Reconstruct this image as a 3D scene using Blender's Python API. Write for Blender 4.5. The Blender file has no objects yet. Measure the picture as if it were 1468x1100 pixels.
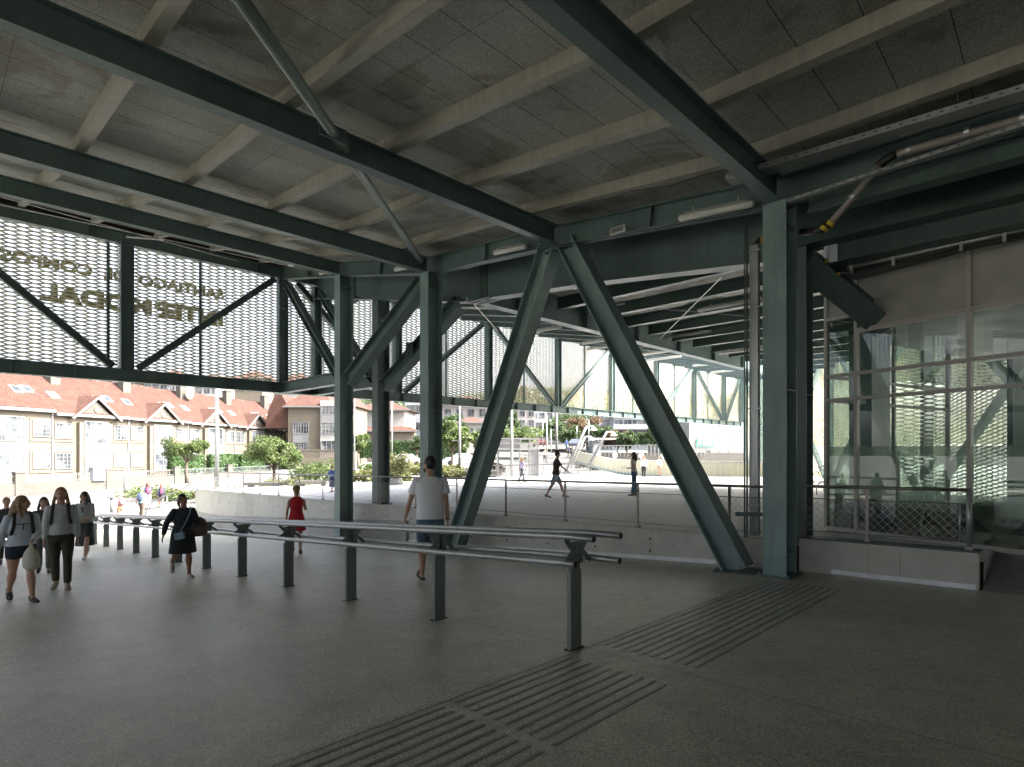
import bpy, math, random
from mathutils import Vector, Matrix
R = math.radians
random.seed(7)
scn = bpy.context.scene
COL = scn.collection
EYE = 1.63
KA, KB = -1.0233, 0.9767           # plan directions of the two structural axes (per unit of depth)
UA = Vector((KA, 1, 0)).normalized(); UB = Vector((KB, 1, 0)).normalized(); UZ = Vector((0, 0, 1))

def TS(t, s, z):                    # structural grid point; z is measured from eye level
    return Vector((KA*t + KB*s, t + s, z + EYE))
def XY(x, y, z): return Vector((x, y, z + EYE))
def ray(u, v, Y): return Vector(((u-734)/815*Y, Y, (645-v)/815*Y + EYE))
def Yt(u, t): return t/((KB-(u-734)/815)/2)
def Ys(u, s): return s/((-KA+(u-734)/815)/2)
def lerp(a, b, f): return a + (b-a)*f
def interp(x, pts):
    if x <= pts[0][0]: return pts[0][1]
    for (a, za), (b, zb) in zip(pts, pts[1:]):
        if x <= b: return za + (zb-za)*(x-a)/(b-a)
    return pts[-1][1]
PROF = [(-30, 3.70), (2.185, 3.70), (5.22, 4.17), (8.2, 4.53), (11.3, 5.42), (14.35, 6.24)]
def roofz(t): return interp(t, PROF)
def floorz(t, s):
    z = -1.63 - 0.028*s - 0.043*min(t, 2.24)
    if t > 2.24: z -= 0.103*(t-2.24)
    return max(z, -3.8) if t > 2.24 else z
def plazaz(t, s): return -1.46 - 0.0275*min(t, 26) - 0.004*min(s, 45)
def wallz(t): return -1.45 - 0.0265*t

# ------------------------------------------------------------------ materials
def nodes(name):
    m = bpy.data.materials.new(name); m.use_nodes = True
    nt = m.node_tree; b = nt.nodes['Principled BSDF']
    return m, nt, b
def N(nt, typ, **kw):
    n = nt.nodes.new(typ)
    for k, v in kw.items():
        if k in n.inputs: n.inputs[k].default_value = v
        else: setattr(n, k, v)
    return n
def L(nt, a, b): nt.links.new(a, b)
def ramp(nt, fac, stops):
    r = nt.nodes.new('ShaderNodeValToRGB')
    cr = r.color_ramp
    while len(cr.elements) < len(stops): cr.elements.new(0.5)
    for e, (p, c) in zip(cr.elements, stops):
        e.position = p; e.color = (*c, 1) if len(c) == 3 else c
    L(nt, fac, r.inputs[0]); return r.outputs[0]
def noise(nt, scale, detail=4, rough=.55, vec=None, dist=0):
    n = N(nt, 'ShaderNodeTexNoise'); n.inputs['Scale'].default_value = scale
    n.inputs['Detail'].default_value = detail; n.inputs['Roughness'].default_value = rough
    n.inputs['Distortion'].default_value = dist
    if vec is None:
        g = getattr(nt, '_pos', None) or nt.nodes.new('ShaderNodeNewGeometry')
        vec = g.outputs['Position']
    L(nt, vec, n.inputs['Vector']); return n.outputs['Fac']
def mixc(nt, fac, a, b, mode='MIX'):
    m = nt.nodes.new('ShaderNodeMix'); m.data_type = 'RGBA'; m.blend_type = mode
    if isinstance(fac, (int, float)): m.inputs[0].default_value = fac
    else: L(nt, fac, m.inputs[0])
    for i, c in ((6, a), (7, b)):
        if isinstance(c, tuple): m.inputs[i].default_value = (*c, 1)
        else: L(nt, c, m.inputs[i])
    return m.outputs[2]
def math_(nt, op, a, b=None):
    m = nt.nodes.new('ShaderNodeMath'); m.operation = op
    for i, c in ((0, a), (1, b)):
        if c is None: continue
        if isinstance(c, (int, float)): m.inputs[i].default_value = c
        else: L(nt, c, m.inputs[i])
    return m.outputs[0]
def lines(nt, d, period, width, offset=0):
    """mask = 1 on thin lines perpendicular to direction d, every `period` metres of world position"""
    g = nt.nodes.new('ShaderNodeNewGeometry'); v = nt.nodes.new('ShaderNodeVectorMath'); v.operation = 'DOT_PRODUCT'
    L(nt, g.outputs['Position'], v.inputs[0]); v.inputs[1].default_value = tuple(d)
    a = math_(nt, 'ADD', v.outputs['Value'], 1000*period - offset + width/2)
    m = math_(nt, 'MODULO', a, period)
    return math_(nt, 'LESS_THAN', m, width)
def cellnoise(nt, d1, p1, o1, d2, p2, o2):
    g = nt.nodes.new('ShaderNodeNewGeometry'); cc = nt.nodes.new('ShaderNodeCombineXYZ')
    for i, (d, p, o) in enumerate(((d1, p1, o1), (d2, p2, o2))):
        v = nt.nodes.new('ShaderNodeVectorMath'); v.operation = 'DOT_PRODUCT'; L(nt, g.outputs['Position'], v.inputs[0]); v.inputs[1].default_value = tuple(d)
        L(nt, math_(nt, 'FLOOR', math_(nt, 'DIVIDE', math_(nt, 'SUBTRACT', v.outputs['Value'], o), p)), cc.inputs[i])
    w = nt.nodes.new('ShaderNodeTexWhiteNoise'); w.noise_dimensions = '2D'; L(nt, cc.outputs[0], w.inputs['Vector'])
    return ramp(nt, w.outputs['Value'], [(0, (.32,)*3), (1, (.68,)*3)])
def bump(nt, b, h, strength=.3, dist=.01):
    n = nt.nodes.new('ShaderNodeBump'); n.inputs['Strength'].default_value = strength; n.inputs['Distance'].default_value = dist
    L(nt, h, n.inputs['Height']); L(nt, n.outputs[0], b.inputs['Normal'])

def mat(name, c, rough=.6, metal=0, var=.15, scale=3, bmp=.0, bscale=60, c2=None, spec=None):
    m, nt, b = nodes(name)
    f = noise(nt, scale, 5)
    c2 = c2 or tuple(x*(1-var*2) for x in c)
    c1 = tuple(min(1, x*(1+var)) for x in c)
    L(nt, ramp(nt, f, [(.3, c2), (.7, c1)]), b.inputs['Base Color'])
    b.inputs['Roughness'].default_value = rough; b.inputs['Metallic'].default_value = metal
    if spec is not None: b.inputs['Specular IOR Level'].default_value = spec
    if bmp: bump(nt, b, noise(nt, bscale, 3), bmp, .004)
    return m

M = {}
def steel(name, c, rough=.42):
    m, nt, b = nodes(name)
    f = noise(nt, 1.3, 6, .6); f2 = noise(nt, 40, 3)
    col = ramp(nt, f, [(.25, tuple(x*.72 for x in c)), (.55, c), (.8, tuple(x*1.22 for x in c))])
    dusty = ramp(nt, f2, [(.45, (0, 0, 0)), (.8, (1, 1, 1))])
    col = mixc(nt, math_(nt, 'MULTIPLY', dusty, .12), col, (.3, .32, .3))
    mp = nt.nodes.new('ShaderNodeMapping'); mp.inputs['Scale'].default_value = (9, 9, .6); g_ = nt.nodes.new('ShaderNodeNewGeometry'); L(nt, g_.outputs['Position'], mp.inputs[0])
    streak = noise(nt, 1.6, 5, .65, vec=mp.outputs[0])
    col = mixc(nt, .4, col, ramp(nt, streak, [(.35, (.38,)*3), (.65, (.6,)*3)]), 'OVERLAY')
    L(nt, col, b.inputs['Base Color'])
    L(nt, ramp(nt, f, [(.3, (rough-.08,)*3), (.7, (rough+.12,)*3)]), b.inputs['Roughness'])
    bump(nt, b, noise(nt, 90, 3), .12, .002)
    return m
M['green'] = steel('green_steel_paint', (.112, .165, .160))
M['greenlight'] = steel('daylit_green_paint', (.205, .295, .285))  # same green lightened: daylight on columns and braces put into the colour
M['greendark'] = steel('darkened_green_paint', (.06, .10, .088))  # same green darkened: shade on right-hand and rear members put into the colour
M['beige'] = steel('beige_purlin_paint', (.35, .338, .285), .5)
M['galv'] = steel('galvanised_steel', (.46, .48, .47), .36); M['galv'].node_tree.nodes['Principled BSDF'].inputs['Metallic'].default_value = .65
M['galvdark'] = steel('weathered_galvanised_steel', (.20, .225, .225), .5); M['galvdark'].node_tree.nodes['Principled BSDF'].inputs['Metallic'].default_value = .4
M['rail'] = steel('stainless_rail', (.26, .24, .22), .33); M['rail'].node_tree.nodes['Principled BSDF'].inputs['Metallic'].default_value = .7
M['frame'] = mat('white_grey_frame_paint', (.50, .48, .45), .5, var=.05)
M['panel'] = mat('beige_wall_panel', (.42, .41, .375), .7, var=.08, bmp=.1)
M['black'] = mat('black_rubber', (.02, .02, .02), .5)
M['yellow'] = mat('yellow_tape', (.5, .38, .02), .6)
M['pipe'] = steel('grey_steel_pipe', (.28, .255, .23), .35)
M['alu'] = mat('bright_aluminium', (.78, .80, .82), .35, .5, var=.08)
M['wire'] = mat('thin_wire', (.6, .6, .57), .4, .5, var=.05)
M['white'] = mat('white_paint', (.18, .18, .177), .5, var=.04)
M['lampwhite'] = mat('white_lamp_cover', (.62, .62, .58), .4, var=.05)

def m_concrete(name, c, joints=None, speck=.5, rough=.75, stain=.5, gloss=False):
    m, nt, b = nodes(name)
    big = noise(nt, .55, 6, .62, dist=.6); mid = noise(nt, 4, 8, .7); fine = noise(nt, 75 if gloss else 130, 5, .75)
    col = ramp(nt, big, [(.25, tuple(x*(1-.35*stain) for x in c)), (.5, c), (.75, tuple(x*(1+.2*stain) for x in c))])
    col = mixc(nt, .5, col, ramp(nt, mid, [(.3, (.38,)*3), (.7, (.62,)*3)]), 'OVERLAY')
    col = mixc(nt, speck, col, ramp(nt, fine, [(.36, (.2,)*3), (.5, (.5,)*3), (.64, (.8,)*3)]), 'OVERLAY')
    h = fine
    if gloss:
        sc = noise(nt, 1.7, 10, .8, dist=2.2)
        col = mixc(nt, .55, col, ramp(nt, sc, [(.32, (.30,)*3), (.5, (.5,)*3), (.6, (.58,)*3), (.72, (.42,)*3)]), 'OVERLAY')
        col = mixc(nt, .14, col, cellnoise(nt, UA, 7.155, 0, UB, 5.6, 4.2), 'OVERLAY')
        vo = nt.nodes.new('ShaderNodeTexVoronoi'); vo.inputs['Scale'].default_value = 3.2; g_ = nt.nodes.new('ShaderNodeNewGeometry'); L(nt, g_.outputs['Position'], vo.inputs['Vector'])
        spots = ramp(nt, vo.outputs['Distance'], [(.045, (.55,)*3), (.06, (0, 0, 0))])
        gate = ramp(nt, noise(nt, .8, 2), [(.48, (0, 0, 0)), (.56, (1, 1, 1))])
        col = mixc(nt, math_(nt, 'MULTIPLY', spots, gate), col, tuple(x*.4 for x in c))
        dirt = noise(nt, .9, 9, .78, dist=1.0)
        col = mixc(nt, ramp(nt, dirt, [(.56, (0, 0, 0)), (.72, (.45,)*3)]), col, tuple(x*.5 for x in c))
    if joints:
        mk = None
        for d, p, w, o in joints:
            l = lines(nt, d, p, w, o)
            mk = l if mk is None else math_(nt, 'MAXIMUM', mk, l)
        col = mixc(nt, math_(nt, 'MULTIPLY', mk, .7), col, tuple(x*.3 for x in c))
    L(nt, col, b.inputs['Base Color'])
    if gloss:
        L(nt, ramp(nt, mid, [(.3, (rough-.05,)*3), (.7, (rough+.06,)*3)]), b.inputs['Roughness'])
    else: b.inputs['Roughness'].default_value = rough
    if not gloss: bump(nt, b, h, .25, .003)
    return m
M['floor'] = m_concrete('aggregate_concrete_floor', (.43, .425, .345), [(UA, 7.155, .014, 0), (UB, 5.6, .012, 4.2)], 1.0, .46, .75, True)
M['threshold'] = m_concrete('smooth_grey_floor', (.26, .265, .265), None, .3, .55, .4, True)
M['wallc'] = m_concrete('board_marked_concrete', (.52, .51, .46), [(UA, 1.8, .008, .3)], .35, .8, .55)
M['wallc2'] = m_concrete('bush_hammered_concrete', (.34, .335, .31), [(UA, 1.8, .008, .3)], .8, .85, .8)
M['plaza'] = m_concrete('pale_paving', (.60, .60, .59), [(UA, .6, .012, 0), (UB, .6, .012, 0)], .35, .8, .3)
M['street'] = m_concrete('grey_street', (.08, .08, .08), None, .4, .85, .5)
M['pave'] = m_concrete('pale_pavement', (.135, .133, .126), [((1, 0, 0), 1.2, .02, 0), ((0, 1, 0), 1.2, .02, 0)], .3, .85, .4)
M['stonewall'] = m_concrete('granite_garden_wall', (.085, .08, .07), [((0, 0, 1), .35, .015, 0)], .5, .9, .6)
M['stone'] = m_concrete('carved_stone', (.30, .29, .25), None, .5, .85, .8)

def m_deck():
    m, nt, b = nodes('woodwool_ceiling_board')
    f = noise(nt, 85, 4, .75); big = noise(nt, .45, 6, .65, dist=1.2); f3 = noise(nt, 1.6, 5, .6)
    g = (.40, .405, .37)
    col = ramp(nt, f, [(.36, (.18, .183, .168)), (.5, g), (.64, (.68, .69, .64))])
    col = mixc(nt, .16, col, cellnoise(nt, UA, .62, .2, UB, 3.3, .7), 'OVERLAY')
    stain = ramp(nt, big, [(.53, (0, 0, 0)), (.6, (1, 1, 1))])
    col = mixc(nt, math_(nt, 'MULTIPLY', stain, .55), col, (.20, .18, .14))
    col = mixc(nt, .35, col, ramp(nt, f3, [(.3, (.35,)*3), (.7, (.65,)*3)]), 'OVERLAY')
    mk = math_(nt, 'MAXIMUM', lines(nt, UA, .62, .012, .2), lines(nt, UB, 3.3, .006, .7))
    col = mixc(nt, math_(nt, 'MULTIPLY', mk, .8), col, (.015, .015, .015))
    L(nt, col, b.inputs['Base Color']); b.inputs['Roughness'].default_value = .95
    bump(nt, b, f, .5, .006)
    return m
M['deck'] = m_deck()

def m_mesh():
    m, nt, b = nodes('gold_anodised_mesh')
    f = noise(nt, 2.5, 4)
    L(nt, ramp(nt, f, [(.3, (.62, .60, .46)), (.7, (.76, .74, .60))]), b.inputs['Base Color'])
    b.inputs['Roughness'].default_value = .5; b.inputs['Metallic'].default_value = .0
    return m
M['mesh'] = m_mesh()
M['letter'] = mat('olive_sign_lettering', (.30, .265, .11), .6, .1, var=.1)

def m_glass(name, tint=(.72, .84, .78), rough=0.0, alpha_mix=.85):
    m, nt, b = nodes(name)
    nt.nodes.remove(b)
    out = nt.nodes['Material Output']
    tr = N(nt, 'ShaderNodeBsdfTransparent'); tr.inputs[0].default_value = (*tint, 1)
    gl = N(nt, 'ShaderNodeBsdfGlossy'); gl.inputs['Roughness'].default_value = rough + .004
    gl.inputs[0].default_value = (.9, .95, .93, 1)
    fr = N(nt, 'ShaderNodeFresnel'); fr.inputs[0].default_value = 1.62
    mx = N(nt, 'ShaderNodeMixShader')
    L(nt, math_(nt, 'MINIMUM', math_(nt, 'MULTIPLY', fr.outputs[0], 1.7), .95), mx.inputs[0])
    L(nt, tr.outputs[0], mx.inputs[1]); L(nt, gl.outputs[0], mx.inputs[2]); L(nt, mx.outputs[0], out.inputs[0])
    return m
M['glass'] = m_glass('green_tinted_glass', (.58, .645, .61))
M['glassclear'] = m_glass('clear_glass', (.86, .90, .88))
def m_frost():
    m, nt, b = nodes('frosted_glass_band')
    nt.nodes.remove(b); out = nt.nodes['Material Output']
    tr = N(nt, 'ShaderNodeBsdfTransparent'); tr.inputs[0].default_value = (.62, .70, .66, 1)
    df = N(nt, 'ShaderNodeBsdfTranslucent'); df.inputs[0].default_value = (.5, .62, .55, 1)
    d2 = N(nt, 'ShaderNodeBsdfDiffuse'); d2.inputs[0].default_value = (.34, .39, .36, 1)
    a = N(nt, 'ShaderNodeMixShader'); a.inputs[0].default_value = .5
    L(nt, df.outputs[0], a.inputs[1]); L(nt, d2.outputs[0], a.inputs[2])
    mx = N(nt, 'ShaderNodeMixShader'); mx.inputs[0].default_value = .58
    L(nt, tr.outputs[0], mx.inputs[1]); L(nt, a.outputs[0], mx.inputs[2]); L(nt, mx.outputs[0], out.inputs[0])
    return m
M['frost'] = m_frost()

def m_tiles():
    m, nt, b = nodes('terracotta_roof_tiles')
    f = noise(nt, 1.2, 6, .65); f2 = noise(nt, 12, 3)
    col = ramp(nt, f, [(.25, (.042, .017, .012)), (.5, (.068, .029, .020)), (.8, (.09, .048, .034))])
    col = mixc(nt, .6, col, ramp(nt, f2, [(.3, (.3,)*3), (.7, (.7,)*3)]), 'OVERLAY')
    L(nt, col, b.inputs['Base Color']); b.inputs['Roughness'].default_value = .85
    return m
M['tiles'] = m_tiles()
M['render'] = m_concrete('cream_granite_cladding', (.12, .104, .080), [((0, 0, 1), .45, .01, 0)], .2, .85, .35)
M['renderw'] = m_concrete('white_render', (.27, .266, .256), None, .1, .85, .2)
M['renderb'] = m_concrete('pale_blue_grey_render', (.26, .28, .305), None, .1, .85, .3)
M['renderg'] = m_concrete('grey_concrete_render', (.36, .37, .38), None, .2, .85, .4)
M['bayw'] = mat('white_bay_panel', (.16, .163, .167), .5, var=.03)
def m_win():
    m, nt, b = nodes('window_pane')
    f = noise(nt, .6, 2)
    L(nt, ramp(nt, f, [(.38, (.035, .042, .05)), (.55, (.12, .135, .145)), (.7, (.24, .25, .25))]), b.inputs['Base Color'])
    b.inputs['Roughness'].default_value = .12
    return m
M['win'] = m_win()
M['grillw'] = mat('white_fence_paint', (.20, .19, .17), .6)

def m_leaf(name, a, bcol):
    m, nt, b = nodes(name)
    oi = nt.nodes.new('ShaderNodeNewGeometry')
    f = noise(nt, 1.6, 3)
    mx = math_(nt, 'ADD', math_(nt, 'MULTIPLY', f, .6), math_(nt, 'MULTIPLY', oi.outputs['Random Per Island'], .5))
    L(nt, ramp(nt, mx, [(.3, a), (.75, bcol)]), b.inputs['Base Color'])
    b.inputs['Roughness'].default_value = .6
    b.inputs['Transmission Weight'].default_value = 0
    tl = N(nt, 'ShaderNodeBsdfTranslucent'); tl.inputs[0].default_value = (*[min(1, x*1.6) for x in bcol], 1)
    ms = N(nt, 'ShaderNodeMixShader'); ms.inputs[0].default_value = .3
    out = nt.nodes['Material Output']
    L(nt, b.outputs[0], ms.inputs[1]); L(nt, tl.outputs[0], ms.inputs[2]); L(nt, ms.outputs[0], out.inputs[0])
    return m
M['leaf1'] = m_leaf('light_green_leaves', (.03, .06, .014), (.10, .135, .04))
M['leaf2'] = m_leaf('dark_green_leaves', (.018, .04, .014), (.06, .095, .035))
M['leaf3'] = m_leaf('olive_shrub_leaves', (.05, .06, .02), (.15, .155, .06))
M['leaf4'] = m_leaf('hedge_leaves', (.02, .05, .012), (.055, .10, .03))
M['leafred'] = m_leaf('reddish_leaves', (.05, .045, .02), (.12, .075, .04))
M['bark'] = mat('bark', (.16, .13, .10), .9, var=.3, scale=8)

def cloth(name, c, var=.07): return mat(name, c, .85, var=var, scale=14, bmp=.25, bscale=45)
M['skin'] = mat('skin', (.50, .30, .215), .5, var=.06, scale=9, spec=.3)
M['skind'] = mat('tanned_skin', (.27, .14, .09), .5, var=.06, scale=9, spec=.3)
M['hairblond'] = mat('light_brown_hair', (.32, .20, .10), .55, var=.35, scale=40, bmp=.4, bscale=80)
M['hairdark'] = mat('dark_hair', (.022, .016, .012), .45, var=.3, scale=40, bmp=.4, bscale=80)
M['hairgrey'] = mat('grey_hair', (.35, .33, .30), .6, var=.2, scale=40)

# ------------------------------------------------------------------ mesh building
class MB:
    def __init__(s): s.v = []; s.f = []; s.mi = []; s.cur = 0
    def add(s, vs, fs):
        o = len(s.v); s.v += [tuple(x) for x in vs]; s.f += [tuple(i+o for i in f) for f in fs]; s.mi += [s.cur]*len(fs)
    def box(s, c, ax, ay, az):          # centre and three half-axis vectors
        c = Vector(c); ax, ay, az = Vector(ax), Vector(ay), Vector(az)
        vs = [c+i*ax+j*ay+k*az for k in (-1, 1) for j in (-1, 1) for i in (-1, 1)]
        fs = [(0, 2, 3, 1), (4, 5, 7, 6), (0, 1, 5, 4), (2, 6, 7, 3), (0, 4, 6, 2), (1, 3, 7, 5)]
        if ax.cross(ay).dot(az) < 0: fs = [f[::-1] for f in fs]
        s.add(vs, fs)
    def abox(s, x0, x1, y0, y1, z0, z1): s.box(((x0+x1)/2, (y0+y1)/2, (z0+z1)/2), ((x1-x0)/2, 0, 0), (0, (y1-y0)/2, 0), (0, 0, (z1-z0)/2))
    def beam(s, p0, p1, w, d, up=UZ):   # solid bar, w across, d along 'up'
        p0, p1 = Vector(p0), Vector(p1); a = (p1-p0); l = a.length; a.normalize()
        sd = a.cross(up).normalized(); u = sd.cross(a).normalized()
        s.box((p0+p1)/2, a*l/2, sd*w/2, u*d/2)
    def ibeam(s, p0, p1, w, d, tf=.02, tw=.014, up=UZ, stiff=0):
        p0, p1 = Vector(p0), Vector(p1); a = (p1-p0); l = a.length; a.normalize()
        sd = a.cross(up).normalized(); u = sd.cross(a).normalized(); c = (p0+p1)/2
        s.box(c+u*(d/2-tf/2), a*l/2, sd*w/2, u*tf/2)
        s.box(c-u*(d/2-tf/2), a*l/2, sd*w/2, u*tf/2)
        s.box(c, a*l/2, sd*tw/2, u*(d/2-tf-.0005))
        for k in range(stiff):
            q = p0+a*l*(k+.5)/stiff
            s.box(q, a*.008, sd*(w/2-.004), u*(d/2-tf-.001))
    def tube(s, pts, r, n=8, cap=True, rs=None):
        pts = [Vector(p) for p in pts]; rings = []; px = None
        for i, p in enumerate(pts):
            a = (pts[min(i+1, len(pts)-1)]-pts[max(i-1, 0)]).normalized()
            ref = UZ if abs(a.z) < .9 else Vector((1, 0, 0))
            x = a.cross(ref).normalized()
            if px is not None:
                q_ = px-a*px.dot(a)
                if q_.length > .05: x = q_.normalized()
            px = x; y = x.cross(a).normalized()
            rr = rs[i] if rs else r
            if not isinstance(rr, tuple): rr = (rr, rr)
            rings.append([p + x*math.cos(2*math.pi*k/n)*rr[0] + y*math.sin(2*math.pi*k/n)*rr[1] for k in range(n)])
        vs = [v for g in rings for v in g]; fs = []
        for i in range(len(rings)-1):
            for k in range(n):
                k2 = (k+1) % n
                fs.append((i*n+k, i*n+k2, (i+1)*n+k2, (i+1)*n+k))
        if cap: fs.append(tuple(range(n))[::-1]); fs.append(tuple((len(rings)-1)*n+k for k in range(n)))
        s.add(vs, fs)
    def rings(s, rl, n=16, cap=True):   # list of (centre, rx, ry) horizontal-ish ellipses or with axes
        vs = []; fs = []
        for r in rl:
            c, rx, ry = Vector(r[0]), r[1], r[2]
            ax = Vector(r[3]) if len(r) > 3 else Vector((1, 0, 0)); ay = Vector(r[4]) if len(r) > 4 else Vector((0, 1, 0))
            vs += [c+ax*rx*math.cos(2*math.pi*k/n)+ay*ry*math.sin(2*math.pi*k/n) for k in range(n)]
        for i in range(len(rl)-1):
            for k in range(n):
                k2 = (k+1) % n; fs.append((i*n+k, i*n+k2, (i+1)*n+k2, (i+1)*n+k))
        if cap: fs.append(tuple(range(n))[::-1]); fs.append(tuple((len(rl)-1)*n+k for k in range(n)))
        s.add(vs, fs)
    def ball(s, c, rx, ry, rz, n=14, m=9, rot=None):
        c = Vector(c); vs = []; fs = []
        for i in range(1, m):
            th = math.pi*i/m
            for k in range(n):
                ph = 2*math.pi*k/n
                p = Vector((rx*math.sin(th)*math.cos(ph), ry*math.sin(th)*math.sin(ph), rz*math.cos(th)))
                if rot: p = rot @ p
                vs.append(c+p)
        t = len(vs)
        tp = Vector((0, 0, rz)); bt = Vector((0, 0, -rz))
        if rot: tp = rot @ tp; bt = rot @ bt
        vs += [c+tp, c+bt]
        for i in range(m-2):
            for k in range(n):
                k2 = (k+1) % n; fs.append((i*n+k, (i+1)*n+k, (i+1)*n+k2, i*n+k2))
        for k in range(n):
            k2 = (k+1) % n; fs.append((t, k, k2)); fs.append((t+1, (m-2)*n+k2, (m-2)*n+k))
        s.add(vs, fs)
    def grid(s, fn, us, vs_):
        pts = [fn(u, v) for v in vs_ for u in us]; n = len(us)
        s.add(pts, [(j*n+i, j*n+i+1, (j+1)*n+i+1, (j+1)*n+i) for j in range(len(vs_)-1) for i in range(n-1)])
    def build(s, name, m, parent=None, smooth=False, bevel=0, origin=None):
        me = bpy.data.meshes.new(name)
        o = bpy.data.objects.new(name, me)
        off = Vector((0, 0, 0))
        if parent is not None: off = parent['_o']
        elif origin is not None: off = Vector(origin); o.location = off
        vs = [(v[0]-off[0], v[1]-off[1], v[2]-off[2]) for v in s.v]
        me.from_pydata(vs, [], s.f)
        for mm in (m if isinstance(m, (list, tuple)) else [m]): me.materials.append(mm)
        me.polygons.foreach_set('material_index', s.mi)
        me.update()
        if smooth:
            me.polygons.foreach_set('use_smooth', [True]*len(me.polygons))
        COL.objects.link(o)
        if parent is not None: o.parent = parent['o']
        if bevel:
            bv = o.modifiers.new('bevel', 'BEVEL'); bv.width = bevel; bv.segments = 2; bv.limit_method = 'ANGLE'
        return o
def sub(o, name, mb, m, **kw):
    """a sub-part of mesh object o (o's own location is the offset)"""
    off = Vector((0, 0, 0)); q = o
    while q: off = off + q.location; q = q.parent
    ob = mb.build(name, m, {'_o': off, 'o': o}, **kw)
    return ob
def tag(o, label=None, cat=None, group=None, kind=None):
    if label: o['label'] = label
    if cat: o['category'] = cat
    if group: o['group'] = group
    if kind: o['kind'] = kind
    return o
def thing(name, label, cat, loc=(0, 0, 0), group=None):
    o = bpy.data.objects.new(name, None); o.location = loc; o.empty_display_size = .2
    COL.objects.link(o); tag(o, label, cat, group)
    return {'o': o, '_o': Vector(loc)}
def frange(a, b, n): return [a+(b-a)*i/(n-1) for i in range(n)]

# ------------------------------------------------------------------ ground
mb = MB()
mb.grid(lambda t, s: TS(t, s, floorz(t, s)), [-14, -8, -4, -1, 0, .58, 1, 2, 2.24, 2.5, 3, 4, 6, 8, 11, 14, 17, 20, 22.2, 23.2], frange(-26, 6.88, 18))
tag(mb.build('ramp_floor', M['floor']), kind='structure', label='grey aggregate concrete floor sloping down towards the street')
mb = MB()
def thr(t, s):
    f = (s-6.88)/(8.6-6.88); f = min(1, f)
    return TS(t, s, floorz(t, 6.88)*(1-f)+(plazaz(t, s)-.004)*f)
mb.grid(thr, [-14, -8, -4, -2, -1, 0, .56], [6.88, 7.3, 7.7, 8.1, 8.6])
for _s0, _s1 in ((7.04, 7.3), (7.3, 7.7), (7.7, 8.1), (8.1, 8.6)): mb.add([thr(.559, _s0), thr(.559, _s1), TS(.559, _s1, plazaz(.559, _s1)), TS(.559, _s0, plazaz(.559, _s0))], [(0, 1, 2, 3)])
tag(mb.build('threshold_floor', M['threshold']), kind='structure', label='smooth grey floor rising to the glass shop front')
mb = MB()
mb.grid(lambda t, s: TS(t, s, plazaz(t, s)), [.56, 2, 5, 8, 12, 16, 20, 22.8], [7.05, 8, 9, 12, 20, 30, 45, 60])
mb.grid(lambda t, s: TS(t, s, plazaz(t, s)), [-30, -14, -8, -4, -2, 0, .56], [8.6, 12, 20, 30, 45, 60])
tag(mb.build('plaza_paving', M['plaza']), kind='structure', label='pale paved plaza beyond the fence')
def smooth(x): x = max(0, min(1, x)); return x*x*(3-2*x)
def groundz(x, y):
    k = x/max(y, 1); f = smooth((k+.60)/.30)
    far = smooth((y-95)/200)
    return lerp(-3.8, -2.35, f) + far*7*smooth((k+.75)/.3)
mb = MB()
def g2(t, s):
    p = TS(t, s, 0); return Vector((p.x, p.y, groundz(p.x, p.y)+EYE-.03))
mb.grid(g2, [22.8, 24, 27, 30, 35, 42, 50, 60, 75, 100, 140, 200], [6, 7, 8, 10, 13, 17, 22, 28, 36, 45, 60, 80, 120, 200])
mb.grid(g2, [-120, -60, -30, 0, 22.8], [60, 80, 120, 200])
tag(mb.build('park_ground', M['pave']), kind='structure', label='pale pavements and beds of the park behind the plaza')
mb = MB()
mb.abox(-400, 400, -300, 900, -3.86+EYE-.3, -3.86+EYE)
tag(mb.build('street_ground', M['street']), kind='structure', label='grey street in front of the terraced houses')
mb = MB()
mb.grid(lambda t, s: TS(t, s, -3.845), [19, 20, 26, 34, 42], frange(-14, 6.8, 8))
tag(mb.build('forecourt_paving', M['pave']), kind='structure', label='pale paved forecourt at the foot of the ramp')
# hillside far behind
mb = MB()
def hill(x, y):
    h = -4 + 44*smooth((y-150)/230)*(.75+.25*math.sin(x*.013+1.3)) + 3*math.sin(x*.03+y*.02)
    return Vector((x, y, h))
mb.grid(hill, frange(-520, 520, 40), frange(150, 600, 24))
tag(mb.build('hillside', mat('green_hillside', (.05, .062, .034), .95, var=.4, scale=.08)), kind='structure', label='green hillside far behind the town', )

# painted crossing strips on the street at left
# ------------------------------------------------------------------ tactile paving
def bar(t, s0, s1):
    m = MB(); w = .013
    for (a, b) in ((s0, s1),):
        vs = []
        for s in (a, b):
            for dt, dz in ((-w, .001), (-w*.6, .004), (w*.6, .004), (w, .001)):
                p = TS(t+dt, s, floorz(t+dt, s)+dz); vs.append(p)
        m.add(vs, [(0, 1, 5, 4), (1, 2, 6, 5), (2, 3, 7, 6), (0, 3, 2, 1), (4, 5, 6, 7)])
    return m
m_bar = mat('grey_green_tactile_bar', (.25, .265, .235), .42, var=.15, bmp=.1)
blocks = [(6.07, 5.20), (5.16, 4.16), (4.12, 3.13), (2.78, 1.84), (1.77, .72), (.65, -.35)]
th_names = ['beside the foot of the V brace and column', 'second from the column', 'just right of the nearest rack post', 'just in front of the nearest rack post', 'large in the foreground', 'cut by the lower edge of the photo']
for (s1, s0), lab in zip(blocks, th_names):
    T = thing('tactile_strip', 'raised floor guiding bars '+lab, 'tactile paving', TS(1.83, (s0+s1)/2, floorz(1.83, (s0+s1)/2)), 'blocks of raised guiding bars')
    for k in range(10):
        bar(1.52+k*.0695, s0, s1).build('raised_bar', m_bar, T)
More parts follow.
